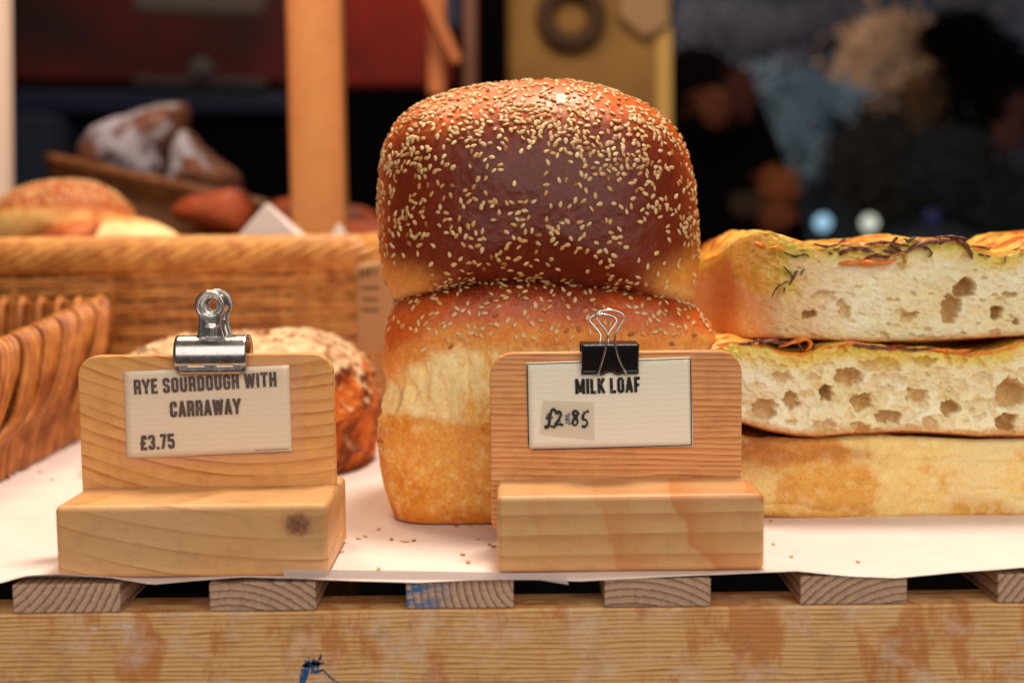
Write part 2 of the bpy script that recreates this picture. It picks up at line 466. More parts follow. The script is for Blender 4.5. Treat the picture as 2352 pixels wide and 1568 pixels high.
# ------------------------------------------------------------------ sign stands
def sign_stand(FL, FR, h, board_px, name_label, blockm, boardm, depth=0.056, slot=(0.036, 0.0435), r=0.0025, board_c=8.0, round_end=None):
    FL = np.array(FL); FR = np.array(FR); ax = FR - FL; Lx = np.linalg.norm(ax); ax /= Lx
    nb = np.array([-ax[1], ax[0], 0])               # away from the camera
    root = empty('sign_stand', (FL + FR) / 2); root.rotation_euler = (0, 0, math.atan2(ax[1], ax[0]))
    tag(root, name_label, 'sign stand')
    prof = [(0, 0), (0, h), (slot[0], h), (slot[0], 0.007), (slot[1], 0.007), (slot[1], h*0.995), (depth, h*0.995), (depth, 0)]
    mb = MB(); n = len(prof)
    V = [(-Lx/2, y, z) for y, z in prof] + [(Lx/2, y, z) for y, z in prof]
    F = [tuple(range(n)), tuple(range(2*n-1, n-1, -1))] + [(i, n+i, n+(i+1) % n, (i+1) % n) for i in range(n)]
    mb.add(V, F); me = mb.mesh()
    bmx = bmesh.new(); bmx.from_mesh(me); bmesh.ops.recalc_face_normals(bmx, faces=bmx.faces); bmx.to_mesh(me); bmx.free()
    b = bpy.data.objects.new('block', me); COL.objects.link(b); b.parent = root; me.materials.append(blockm)
    bv = bevel(b, r, 5, 40)
    me.polygons.foreach_set('use_smooth', np.ones(len(me.polygons), dtype=bool))
    wn = b.modifiers.new('shade', 'WEIGHTED_NORMAL'); wn.keep_sharp = False
    # board, its outline authored on its own front plane
    P0 = FL + nb * (slot[0] + 0.0008)
    pts = []
    u0, u1, v0, v1 = board_px
    q = [atp(u0, v1, P0, nb), atp(u1, v1, P0, nb), atp(u1, v0, P0, nb), atp(u0, v0, P0, nb)]
    loc = [((p - np.array(root.location)) @ ax, p[2]) for p in q]
    xl = (loc[0][0]+loc[3][0])/2; xr = (loc[1][0]+loc[2][0])/2; zt = (loc[2][1]+loc[3][1])/2; zb = 0.0085
    R = board_c/1000
    for cx, cz, a0, rr in ((xr-R, zt-R, 0, R), (xl+R, zt-R, 90, R), (xl+.004, zb+.004, 180, .004), (xr-.004, zb+.004, 270, .004)):
        for k in range(9):
            an = math.radians(a0 + 90*k/8); pts.append((cx+rr*math.cos(an), cz+rr*math.sin(an)))
    yb0, yb1 = slot[0]+0.0008, slot[1]-0.0006
    n = len(pts); mb = MB()
    mb.add([(x, yb0, z) for x, z in pts] + [(x, yb1, z) for x, z in pts],
           [tuple(range(n))[::-1], tuple(range(n, 2*n))] + [(i, (i+1) % n, n+(i+1) % n, n+i) for i in range(n)])
    me = mb.mesh(); bmx = bmesh.new(); bmx.from_mesh(me); bmesh.ops.recalc_face_normals(bmx, faces=bmx.faces); bmx.to_mesh(me); bmx.free()
    bo = bpy.data.objects.new('board', me); COL.objects.link(bo); bo.parent = root; me.materials.append(boardm)
    bevel(bo, 0.0007, 3, 50)
    return root, P0, nb, ax

def knot_extra(kx, kz, s=0.006):
    def f(t, c):
        g = t.n('ShaderNodeVectorMath', operation='DISTANCE')
        v = t.coord(scale=(1, 0, 1.15)); g.inputs[1].default_value = (kx, 0, kz*1.15); t.l(v, g.inputs[0])
        d = t.math('ADD', g.outputs[1], t.math('MULTIPLY', t.math('SUBTRACT', t.noise(t.coord(), 300, 4, 0.7), 0.5), 0.006))
        m = t.ramp(t.math('DIVIDE', d, s), [(0.15, 1.0), (0.55, 0.75), (0.8, 0.15), (1.0, 0.0)])
        k = t.ramp(t.noise(t.coord(scale=(1, 1, 1)), 700, 3, 0.7), [(0.35, lin(96, 52, 34)), (0.7, lin(164, 106, 72))])
        # stain streaks
        v2 = t.coord(scale=(1, 0, 2.2)); g2 = t.n('ShaderNodeVectorMath', operation='DISTANCE'); g2.inputs[1].default_value = (kx+.008, 0, kz*2.2); t.l(v2, g2.inputs[0])
        m2 = t.ramp(t.math('DIVIDE', g2.outputs[1], s*2.6), [(0.2, 0.38), (1.0, 0.0)])
        c = t.mixc(m2, c, lin(170, 112, 66))
        c = t.mixc(m, c, k)
        st = t.ramp(t.noise(t.coord(scale=(0.5, 1, 1.4), loc=(2, 0, 0)), 55, 4, 0.6), [(0.66, 0.0), (0.78, 0.45)])
        return t.mixc(st, c, lin(120, 96, 66))
    return f
def flame_extra(t, c):
    # broad orange cathedral figure at the right of the second block
    w = t.n('ShaderNodeTexWave', wave_type='RINGS', rings_direction='SPHERICAL', wave_profile='SAW')
    t.l(t.coord(scale=(1.0, 0.35, 0.8), loc=(-0.080, 0, -0.018), rot=(0, 0.35, 0)), w.inputs[0]); w.inputs['Scale'].default_value = 2*PI/20/0.0285
    w.inputs['Distortion'].default_value = 1.5; w.inputs['Detail'].default_value = 2; w.inputs['Detail Scale'].default_value = 7
    m = t.ramp(w.outputs[0], [(0.0, 0.05), (0.35, 0.0), (0.72, 0.35), (0.93, 0.7), (0.97, 0.1)])
    sx = t.n('ShaderNodeSeparateXYZ'); t.l(t.coord(), sx.inputs[0])
    m = t.math('MULTIPLY', m, t.ramp(t.math('ADD', t.math('MULTIPLY', sx.outputs[0], 12), 0.5), [(0.25, 0.25), (0.55, 1.0)]))
    return t.mixc(m, c, lin(206, 118, 48))

b1 = wood('pale_pine_block_knotty', lin(230, 182, 126), lin(216, 162, 108), lin(176, 114, 66), 0.0085, (0, 0.07, -0.30), distort=0.7, dscale=14, bend=(1.6, 0.045),
          blotch=(lin(222, 152, 76), 0.4), extra=knot_extra(0.043, 0.0215, 0.0075), speck=0.14, rough=0.42, sharp=(0.0, 0.80, 0.96, 1.0), fade=0.9)
b2 = wood('pale_pine_block_flamed', lin(226, 178, 122), lin(216, 160, 104), lin(196, 136, 82), 0.008, (0, 0.09, -0.30), distort=0.8,
          extra=flame_extra, speck=0.14, rough=0.42)
d1 = wood('pine_board_curved_grain', lin(236, 178, 108), lin(226, 158, 86), lin(180, 96, 36), 0.0052, (0, 0.15, -0.40), distort=1.5, dscale=20, bend=(2.6, 0.024),
          sharp=(0.0, 0.62, 0.95, 1.0), speck=0.2, rough=0.5, fade=0.8)
d2 = wood('pine_board_dense_grain', lin(238, 184, 122), lin(224, 150, 88), lin(184, 92, 42), 0.0024, (0, 0.05, -0.25), rot=(0, -0.02, 0), distort=1.7, dscale=34,
          sharp=(0.0, 0.40, 0.86, 1.0), speck=0.2, rough=0.5)
FL1, FR1 = atz(131, 1329), atz(754, 1323)
h1 = atp(128, 1163, FL1, np.array([-(FR1-FL1)[1], (FR1-FL1)[0], 0]))[2]
st1, P1, N1, AX1 = sign_stand(FL1, FR1, h1, (182, 767, 815, 1100), 'pine sign stand with a knot in its block holding the rye sourdough card', b1, d1, board_c=9.0, slot=(0.040, 0.0475), depth=0.060)
FL2, FR2 = atz(1143, 1316), atz(1756, 1309)
h2 = at(1143, 1140, FL2[1])[2]
st2, P2, N2, AX2 = sign_stand(FL2, FR2, h2, (1126, 1704, 808, 1090), 'pine sign stand with dense orange grain holding the milk loaf card', b2, d2, board_c=10.0, depth=0.050, slot=(0.036, 0.0435))

# ------------------------------------------------------------------ lettering
def rnd(P, r=0.13, k=6):
    P = [np.array(p, float) for p in P]; out = [P[0]]
    for i in range(1, len(P)-1):
        a = P[i-1]-P[i]; b = P[i+1]-P[i]; la, lb = np.linalg.norm(a), np.linalg.norm(b)
        rr = min(r, la*0.49 if i > 1 else la*0.95, lb*0.49 if i < len(P)-2 else lb*0.95)
        p0 = P[i]+a/la*rr; p1 = P[i]+b/lb*rr
        for t in np.linspace(0, 1, k): out.append((1-t)**2*p0+2*t*(1-t)*P[i]+t*t*p1)
    out.append(P[-1]); return out
def glyphs():
    w = 0.44; a, b, lo, hi, m = .09, w-.09, .085, .915, w/2
    S = lambda *p: list(p)
    R = rnd
    g = {}
    g['R'] = (w, [S((a,0),(a,1)), R([(a,hi),(b,hi),(b,.47),(a,.47)]), R([(b-.1,.47),(b,.40),(b+.005,0)], .08)])
    g['Y'] = (w, [S((.03,1),(m,.42)), S((w-.03,1),(m,.42)), S((m,.48),(m,0))])
    g['E'] = (.38, [S((a,0),(a,1)), S((a,hi),(.38,hi)), S((a,.51),(.34,.51)), S((a,lo),(.38,lo))])
    g['S'] = (w, [R([(b,.68),(b,hi),(a,hi),(a,.58),(b,.42),(b,lo),(a,lo),(a,.32)], .12)])
    g['O'] = (w, [R([(m,hi),(b,hi),(b,lo),(a,lo),(a,hi),(m,hi)])])
    g['U'] = (w, [R([(a,1),(a,lo),(b,lo),(b,1)])])
    g['D'] = (w, [S((a,0),(a,1)), R([(a,hi),(b,hi),(b,lo),(a,lo)])])
    g['G'] = (w, [R([(b,.66),(b,hi),(a,hi),(a,lo),(b,lo),(b,.46)]), S((b+.09,.47),(m+.02,.47))])
    g['H'] = (w, [S((a,0),(a,1)), S((b,0),(b,1)), S((a,.5),(b,.5))])
    g['W'] = (.64, [S((.07,1),(.18,0)), S((.18,0),(.32,.95)), S((.32,.95),(.46,0)), S((.46,0),(.57,1))])
    g['I'] = (.18, [S((a,0),(a,1))])
    g['T'] = (w, [S((m,0),(m,1)), S((0,hi),(w,hi))])
    g['C'] = (w, [R([(b,.64),(b,hi),(a,hi),(a,lo),(b,lo),(b,.36)])])
    g['A'] = (.46, [S((.07,0),(.23,1)), S((.39,0),(.23,1)), S((.13,.26),(.33,.26))])
    g['M'] = (.60, [S((a,0),(a,1)), S((.51,0),(.51,1)), S((a,1),(.30,.12)), S((.51,1),(.30,.12))])
    g['L'] = (.37, [S((a,0),(a,1)), S((a,lo),(.37,lo))])
    g['K'] = (.46, [S((a,0),(a,1)), S((.40,1),(.12,.42)), S((.18,.56),(.41,0))])
    g['F'] = (.37, [S((a,0),(a,1)), S((a,hi),(.37,hi)), S((a,.49),(.33,.49))])
    g['£'] = (w, [R([(b+.01,.70),(b+.01,hi),(a+.06,hi),(a+.06,.30),(a-.02,lo)], .12), S((.02,lo),(w,lo)), S((0,.46),(.34,.46))])
    g['3'] = (w, [R([(a,.72),(a,hi),(b,hi),(b,.51),(m-.05,.51)], .12), R([(m-.05,.5),(b,.5),(b,lo),(a,lo),(a,.30)], .12)])
    g['.'] = (.18, [S((a,0),(a,.17))])
    g['7'] = (.40, [S((0,hi),(.40,hi)), S((.32,.95),(.13,0))])
    g['5'] = (w, [S((.06,hi),(w-.02,hi)), S((a,1),(a,.47)), R([(a,.56),(b,.58),(b,lo),(a,lo),(a,.30)], .12)])
    return g
GL = glyphs()
def text_mb(txt, u0, v0, u1, v1, H, P0, N, off, track=0.075, thick=0.215):
    """baseline from (u0,v0) to (u1,v1), capital height H, printed on the plane P0,N lifted OFF toward the camera"""
    mb = MB(); x = 0; items = []
    for ch in txt:
        if ch == ' ': x += 0.24; continue
        w, st = GL[ch]; items.append((x, st)); x += w + track
    tot = x - track; e = np.array([u1-u0, v1-v0], float); sx = np.linalg.norm(e)/tot; e /= np.linalg.norm(e)
    up = np.array([e[1], -e[0]]); k = 0
    for x0, st in items:
        for P in st:
            P = np.asarray(P, float); k += 1
            if len(P) == 2: P = np.array([P[0]*(1-t)+P[1]*t for t in (0, .33, .67, 1)])
            Q = P + np.array([x0, 0]); Q = np.stack([Q[:, 0]*sx, Q[:, 1]*H], 1)
            T = np.gradient(Q, axis=0); T /= np.linalg.norm(T, axis=1)[:, None]+1e-9
            if np.linalg.norm(P[0]-P[-1]) < 1e-6:
                t_ = T[0]+T[-1]; t_ /= np.linalg.norm(t_); T[0] = T[-1] = t_
            Nn = np.stack([-T[:, 1], T[:, 0]], 1); hw = thick*H/2*(1 if H*0.44 > 0 else 1)
            n = len(Q); V = []
            pl = P0 - N*(off + k*2e-6)
            for s in (1, -1):
                for q in Q + s*Nn*hw*np.array([0.92, 0.92]):
                    uv = np.array([u0, v0]) + e*q[0] + up*q[1]
                    V.append(atp(uv[0], uv[1], pl, N))
            mb.add(V, [(i, i+1, n+i+1, n+i) for i in range(n-1)])
    return mb

def quad_sheet(px, P0, N, off, nu=24, nv=14, wav=0.0):
    c = [atp(u, v, P0 - N*off, N) for u, v in px]          # tl, tr, br, bl
    V = []
    for j in range(nv):
        t = j/(nv-1)
        for i in range(nu):
            s = i/(nu-1)
            p = (c[0]*(1-s)+c[1]*s)*(1-t)+(c[3]*(1-s)+c[2]*s)*t
            V.append(p - N*wav*(0.5+0.5*math.sin(s*7+t*5))*(abs(t-.5)*2)**2)
    return npmesh('sheet', V, grid_quads(nv, nu)[:, ::-1])

def kraft(name, col, rib_dir='Z'):
    t = NT(name)
    w = t.n('ShaderNodeTexWave', wave_type='BANDS', bands_direction=rib_dir, wave_profile='SIN'); t.l(t.coord(rot=(0, 0.03, 0)), w.inputs[0])
    w.inputs['Scale'].default_value = 2*PI/20/0.0024; w.inputs['Distortion'].default_value = 1.5; w.inputs['Detail Scale'].default_value = 4
    n = t.noise(t.coord(), 700, 4, 0.7); n2 = t.noise(t.coord(scale=(1, 1, .3)), 2500, 2)
    c = t.mixc(t.math('MULTIPLY', w.outputs[0], 0.30), col, tuple(x*0.84 for x in col))
    c = t.mixc(t.ramp(n, [(0.3, 0.25), (0.6, 0.0)]), c, tuple(x*0.78 for x in col))
    c = t.mixc(t.ramp(n2, [(0.73, 0.0), (0.76, 0.5)]), c, lin(120, 96, 74))
    return t.fin(c, 0.8, t.bump(n, 0.15, 0.0004))
def ink_mat():
    t = NT('worn_black_ink')
    a = t.ramp(t.noise(t.coord(), 1500, 3, 0.65), [(0.35, 0.0), (0.40, 1.0)])
    t.l(a, t.b.inputs['Alpha'])
    return t.fin(lin(20, 17, 22), 0.75)
INK = ink_mat()

# card 1
card = link('price_card', quad_sheet([(285, 853), (664, 838), (670, 1037), (292, 1052)], P1, N1, 0.0007, wav=0.0003), kraft('kraft_card_paper', lin(250, 234, 206)))
so = card.modifiers.new('thickness', 'SOLIDIFY'); so.thickness = 0.0003; so.offset = -1
tag(card, 'kraft paper card reading RYE SOURDOUGH WITH CARRAWAY £3.75 in a clear sleeve', 'price card')
for tx, a in (('RYE SOURDOUGH WITH', (308, 906, 636, 887, 34)), ('CARRAWAY', (391, 958, 553, 950, 36)), ('£3.75', (323, 1034, 402, 1029, 34))):
    link('lettering', text_mb(tx, *a, P1, N1, 0.00125).mesh(), INK, card, smooth=False)
mb = MB()
for k in range(26):
    u = 585 + k*2.9; v = 1040.5 - (u-292)*15/378 - 1 + 0.2*15
    pl = P1 - N1*0.00125
    mb.add([atp(u, v+3.5, pl, N1), atp(u+1.4, v+3.5, pl, N1), atp(u+3.6, v+1.2, pl, N1), atp(u+2.2, v+1.2, pl, N1)], [(0, 1, 2, 3)])
mb.add([atp(450, 1046.2, P1-N1*.00125, N1), atp(668, 1037.6, P1-N1*.00125, N1), atp(668, 1036.4, P1-N1*.00125, N1), atp(450, 1045.6, P1-N1*.00125, N1)], [(0, 1, 2, 3)])
link('border_line', mb.mesh(), INK, card, smooth=False)
sl = link('plastic_sleeve', quad_sheet([(277, 849), (695, 812), (700, 1062), (280, 1072)], P1, N1, 0.0017), clear('clear_sleeve_film', lin(230, 190, 178), 0.14, 0.12), card)
# card 2
card2 = link('price_card', quad_sheet([(1209, 833), (1585, 820), (1593, 1026), (1216, 1030)], P2, N2, 0.0007, wav=0.0002), kraft('pale_card_paper', lin(250, 240, 220)))
so = card2.modifiers.new('thickness', 'SOLIDIFY'); so.thickness = 0.0003; so.offset = -1
tag(card2, 'pale bordered paper card reading MILK LOAF with a handwritten £2.85 patch', 'price card')
link('lettering', text_mb('MILK LOAF', 1322, 905, 1471, 900, 35, P2, N2, 0.00125).mesh(), INK, card2, smooth=False)
def line_mb(pts, w, P0, N, off, mb=None, wf=None):
    mb = mb or MB(); Q = np.asarray(pts, float)
    T = np.gradient(Q, axis=0); T /= np.linalg.norm(T, axis=1)[:, None]+1e-9
    Nn = np.stack([-T[:, 1], T[:, 0]], 1); n = len(Q); pl = P0 - N*off
    ww = np.full(n, w) if wf is None else w*wf
    V = [atp(*q, pl, N) for q in Q + Nn*ww[:, None]/2] + [atp(*q, pl, N) for q in Q - Nn*ww[:, None]/2]
    mb.add(V, [(i, i+1, n+i+1, n+i) for i in range(n-1)]); return mb
mb = MB()
cs = [(1211, 836), (1586, 823), (1589, 1022), (1222, 1033), (1214, 1022)]
for i, (a_, b_) in enumerate(((cs[0], cs[1]), (cs[1], cs[2]), (cs[2], cs[3]), (cs[4], cs[0]))):
    line_mb([a_, ((a_[0]+b_[0])/2, (a_[1]+b_[1])/2), b_], 2.2, P2, N2, 0.0013 + i*4e-6, mb)
link('border_line', mb.mesh(), plain('black_border_ink', lin(30, 26, 36), 0.7), card2, smooth=False)
patch = link('price_patch', quad_sheet([(1247, 918), (1365, 921), (1366, 1010), (1240, 996)], P2, N2, 0.0014, wav=0.0001), clear('matt_paper_tape', lin(236, 222, 200), 0.55, 0.6), card2)
mb = MB()
hand = [([(1277, 946), (1272, 939), (1266, 945), (1264, 962), (1258, 980), (1252, 982)], 5), ([(1250, 980), (1264, 978), (1276, 981)], 5), ([(1253, 960), (1270, 958)], 4),
        ([(1262, 948), (1262, 972)], 5), ([(1275, 950), (1284, 945), (1289, 952), (1283, 964), (1275, 976)], 5.5), ([(1274, 977), (1284, 974), (1294, 976)], 5),
        ([(1299, 962), (1302, 964)], 4), ([(1327, 946), (1320, 943), (1316, 950), (1324, 960), (1327, 970), (1320, 977), (1315, 970), (1320, 960), (1328, 950), (1327, 946)], 5.5),
        ([(1340, 950), (1339, 962), (1346, 964), (1349, 972), (1344, 979), (1336, 978)], 5), ([(1340, 949), (1352, 943)], 5)]
for i, (P, w) in enumerate(hand):
    w *= 1.35; P = smooth_path(P, 26); wf = 0.8+0.2*np.sin(np.linspace(0, 9, 26)); line_mb(P, w, P2, N2, 0.0018+i*5e-6, mb, wf)
link('handwriting', mb.mesh(), worn('marker_ink', lin(34, 34, 40), 0.36, 900), card2, smooth=False)
mb = MB()
for i, (P, w) in enumerate([([(1256, 950), (1262, 972)], 5), ([(1300, 952), (1310, 974)], 8), ([(1308, 948), (1300, 974)], 5), ([(1282, 944), (1288, 975)], 4)]):
    line_mb(smooth_path(P, 10), w, P2, N2, 0.00165+i*5e-6, mb)
link('smudge', mb.mesh(), worn('faded_blue_grey_ink', lin(120, 124, 138), 0.45, 700), card2, smooth=False)

# ------------------------------------------------------------------ clips
CHROME = NT('chromed_steel'); CHROME.b.inputs['Metallic'].default_value = 1.0
CHROME.fin(lin(205, 200, 198), CHROME.ramp(CHROME.noise(CHROME.coord(), 300, 3), [(0.3, 0.20), (0.7, 0.30)]))
CHROME = CHROME.m
def tri_profile(pts, x0, x1, thick, root, name, mat, frame):
    """sheet following the (y,z) polyline, from x0 to x1"""
    P = np.asarray(pts, float); n = len(P); nx_ = 24
    V = [frame(x, y, z) for x in np.linspace(x0, x1, nx_) for y, z in P]
    me = npmesh(name, V, grid_quads(nx_, n))
    o = link(name, me, mat, root); s = o.modifiers.new('thickness', 'SOLIDIFY'); s.thickness = thick; s.offset = 0
    return o
# local frames: x along the board, y toward the camera, z up
def frame_for(P0, N, AX, u, v):
    O = atp(u, v, P0, N)
    return (lambda x, y, z: O + AX*x - N*y + np.array([0, 0, z])), O
BT = 0.0067
# bulldog clip on stand 1: origin at the top edge of the board under the clip
fr, O = frame_for(P1, N1, AX1, 487, 817)
k = 0.000187
bull = tag(empty('bulldog_clip', O), 'shiny chrome bulldog clip gripping the top of the rye sourdough board', 'clip')
cy = []
r_ = 8.2e-3; cyc, czc = -0.0033, 0.0005
for a_ in np.linspace(205, -25, 30):     # round back over the top to the front
    an = math.radians(a_); cy.append((cyc - r_*math.cos(an)*1.0, czc + r_*math.sin(an)*0.95))
cy = [(cyc + r_*math.cos(math.radians(a_)), czc + 8.0e-3*math.sin(math.radians(a_))) for a_ in np.linspace(-40, 218, 40)]
tri_profile(cy, -0.0155, 0.0155, 0.0006, bull, 'spring_barrel', CHROME, fr)
def heightsheet(inside, height, x0, x1, z0, z1, cell, frame, name, root, mat, thick=0.0005):
    nx_ = int((x1-x0)/cell)+1; nz_ = int((z1-z0)/cell)+1
    X, Z = np.meshgrid(np.linspace(x0, x1, nx_), np.linspace(z0, z1, nz_)); X = X.ravel(); Z = Z.ravel()
    H = height(X, Z); keep = inside(X, Z)
    q = grid_quads(nz_, nx_); q = q[keep[q].all(1)]
    used = np.unique(q); rem = np.full(len(X), -1); rem[used] = np.arange(len(used))
    V = np.array([frame(X[i], H[i], Z[i]) for i in used])
    o = link(name, npmesh(name, V, rem[q]), mat, root)
    s = o.modifiers.new('thickness', 'SOLIDIFY'); s.thickness = thick; s.offset = 0
    return o
def rrect(X, Z, cx, cz, hw, hh, r):
    qx = np.abs(X-cx)-(hw-r); qz = np.abs(Z-cz)-(hh-r)
    return np.hypot(np.maximum(qx, 0), np.maximum(qz, 0)) + np.minimum(np.maximum(qx, qz), 0) - r
# front jaw: rounded plate with a pressed slot, below the barrel
def jaw_h(X, Z):
    d = -rrect(X, Z, 0, -0.0014, 0.0155, 0.0064, 0.0035)
    h = 0.0030 + 0.0006*sst(0.0, 0.0018, d)
    s = rrect(X, Z, 0, -0.0020, 0.0120, 0.0014, 0.0012)
    h = h - 0.0014*sst(0.0008, -0.0006, s)
    return h - 0.10*(Z < -0.004)*(-(Z+0.004))*0 + 0.0012*sst(0.002, 0.006, Z)
heightsheet(lambda X, Z: rrect(X, Z, 0, -0.0014, 0.0155, 0.0064, 0.0035) < 0, jaw_h, -0.0155, 0.0155, -0.0079, 0.0044, 0.00018, fr, 'front_jaw', bull, CHROME)
# wavy brass coloured lip at the barrel's lower front edge
def lip_in(X, Z):
    low = -0.0046 - 0.0011*np.cos(X/0.0155*PI*2.5)*(np.abs(X) < 0.0125)
    return (Z > low+0.0008) & (Z < -0.0030)
heightsheet(lip_in, lambda X, Z: 0.0042+0*X, -0.0155, 0.0155, -0.0062, -0.0030, 0.00018, fr, 'wavy_lip', bull, CHROME, 0.0004)
def ring_in(X, Z):
    zc = 0.0218
    ring = np.hypot(X, Z-zc) < 0.0066
    t = np.clip((Z-0.006)/(zc-0.006), 0, 1)
    hw = 0.0066*(0.92 - 0.18*np.sin(np.clip(t, 0, 1)*PI*0.95)) + 0.0010*(1-t)**2
    neck = (np.abs(X) < hw) & (Z < zc)
    hole = np.hypot(X+0.0004, Z-zc) < 0.0026
    return (ring | neck) & ~hole
def ring_h(sgn):
    def f(X, Z):
        zc = 0.0218; r = np.hypot(X, Z-zc)
        t = np.clip((Z-0.006)/(zc-0.006), 0, 1)
        hw = 0.0066*(0.92 - 0.18*np.sin(t*PI*0.95)) + 0.0010*(1-t)**2
        dn = hw-np.abs(X); dr = 0.0066-r
        d = np.where(Z > zc, dr, np.maximum(dn, dr))
        rim = 0.0012*np.exp(-((d-0.0009)/0.0007)**2)
        dish = -0.0016*sst(0.0048, 0.0030, r)
        hub = 0.0
        chan = -0.0010*sst(0.0032, 0.0020, np.abs(X))*sst(0.0155, 0.0145, Z) + 0.0008*sst(0.0020, 0.0008, np.abs(X))*sst(0.0140, 0.012, Z)
        return rim + dish + chan
    return f
def handle_frame(sgn, dx=0.0):
    def f(x, y, z):
        yy_ = cyc + sgn*(0.0028 + (0.0075-0.0005)*((z-0.004)/0.024)*0.10)
        return fr(x+dx, yy_ + sgn*y, z)
    return f
heightsheet(ring_in, ring_h(1), -0.0075, 0.0075, 0.0060, 0.0286, 0.00017, handle_frame(1), 'handle', bull, CHROME)
heightsheet(ring_in, ring_h(1), -0.0075, 0.0075, 0.0060, 0.0286, 0.00017, handle_frame(-1, 0.0014), 'handle', bull, CHROME)

# binder clip on stand 2
fr2, O2 = frame_for(P2, N2, AX2, 1400, 810)
bind = tag(empty('binder_clip', O2), 'black binder clip with silver wire loops gripping the top of the milk loaf board', 'clip')
BLK = NT('black_enamelled_steel').fin((0.006, 0.006, 0.008), 0.28)
hw = 0.0122
pr = [(0.0016, -0.0082), (0.0030, -0.0045), (0.0044, 0.0), (0.0052, 0.0026), (0.0050, 0.0034), (0.0042, 0.0038),
      (-0.0112, 0.0038), (-0.0120, 0.0034), (-0.0122, 0.0026), (-0.0108, 0.0), (-0.0094, -0.0045), (-0.0080, -0.0082)]
bd = tri_profile(smooth_path(pr, 60), -hw, hw, 0.00055, bind, 'body', BLK, fr2)
for s in (1, -1):
    for x0, x1 in ((-hw-0.0001, -0.0058), (0.0058, hw+0.0001)):
        mb = MB(); P = np.array([fr2(x, 0.0019 if s > 0 else -0.0083, -0.0080) for x in np.linspace(x0, x1, 8)])
        mb.add(*tube(P, 0.0011, sides=14)); link('curled_edge', mb.mesh(), BLK, bind)
P = np.array([fr2(x, 0.0016, -0.0082 + 0.0007*math.cos(x/0.0058*PI*1.6)) for x in np.linspace(-0.0058, 0.0058, 30)])
mb = MB(); mb.add(*tube(P, 0.0006, sides=8)); link('wavy_lip', mb.mesh(), BLK, bind)
def px2(u, v): return ((u-1400)*0.000186, (810-v)*0.000186)
wire = [(1375, 858), (1372, 856), (1383, 820), (1391, 780), (1393, 765), (1385, 750), (1372, 733), (1367, 722), (1372, 715), (1385, 710), (1400, 709), (1418, 713), (1428, 719), (1431, 727), (1427, 736),
        (1414, 757), (1410, 770), (1414, 800), (1424, 830), (1437, 856), (1434, 858)]
wp = smooth_path([px2(*p) for p in wire], 130)
def wire_y(z): return 0.0030 + 0.0038*sst(-0.009, 0.020, z)
WIRE = NT('nickel_wire'); WIRE.b.inputs['Metallic'].default_value = 1.0; WIRE = WIRE.fin(lin(222, 218, 210), 0.16)
mb = MB(); mb.add(*tube(np.array([fr2(x, 0.0032+0.0022*sst(-0.008, 0.004, z), z) for x, z in wp]), 0.00052, sides=10)); link('wire_handle', mb.mesh(), WIRE, bind)
mb = MB(); mb.add(*tube(np.array([fr2(x-0.0016, -0.0100-0.0035*sst(-0.008, 0.02, z), z*0.86-0.0006) for x, z in wp]), 0.00055, sides=10)); link('wire_handle', mb.mesh(), WIRE, bind)

# ------------------------------------------------------------------ bread
def pillow(outline, Yw, df, db, nf=2.4, nb=2.4, ns=400, nt=240, cshift=(0, 0), skew=None):
    """outline: (x,z) loop at the widest section Yw"""
    C = smooth_path(outline, ns, closed=True); c0 = C.mean(0)
    t = np.linspace(0.0005, PI-0.0005, 4000); n = np.where(t < PI/2, nf, nb)
    k = np.abs(np.sin(t))**(2/n); y = np.where(t < PI/2, -df, db)*np.abs(np.cos(t))**(2/n)
    R = (C.max(0)-C.min(0)).mean()/2
    L = np.concatenate([[0], np.cumsum(np.hypot(np.diff(k)*R, np.diff(y)))])
    s = np.linspace(0, L[-1], nt); k = np.interp(s, L, k); y = np.interp(s, L, y)
    sh = np.array(cshift)
    V = np.empty((nt, ns, 3))
    for j in range(nt):
        q = c0 + (C-c0)*k[j] + sh*(1-k[j])
        V[j, :, 0] = q[:, 0]; V[j, :, 2] = q[:, 1]; V[j, :, 1] = Yw + y[j]
    V = V.reshape(-1, 3)
    F = grid_quads(nt, ns, True)
    return V, F, nt, ns
def grid_normals(V, nt, ns):
    G = V.reshape(nt, ns, 3)
    ds = np.roll(G, -1, 1)-np.roll(G, 1, 1); dt = np.gradient(G, axis=0)
    N = np.cross(dt, ds); N /= np.linalg.norm(N, axis=2)[..., None]+1e-12
    c = G.reshape(-1, 3).mean(0); s = np.sign(((G-c)*N).sum(2)).mean()
    return (N*(1 if s > 0 else -1)).reshape(-1, 3)

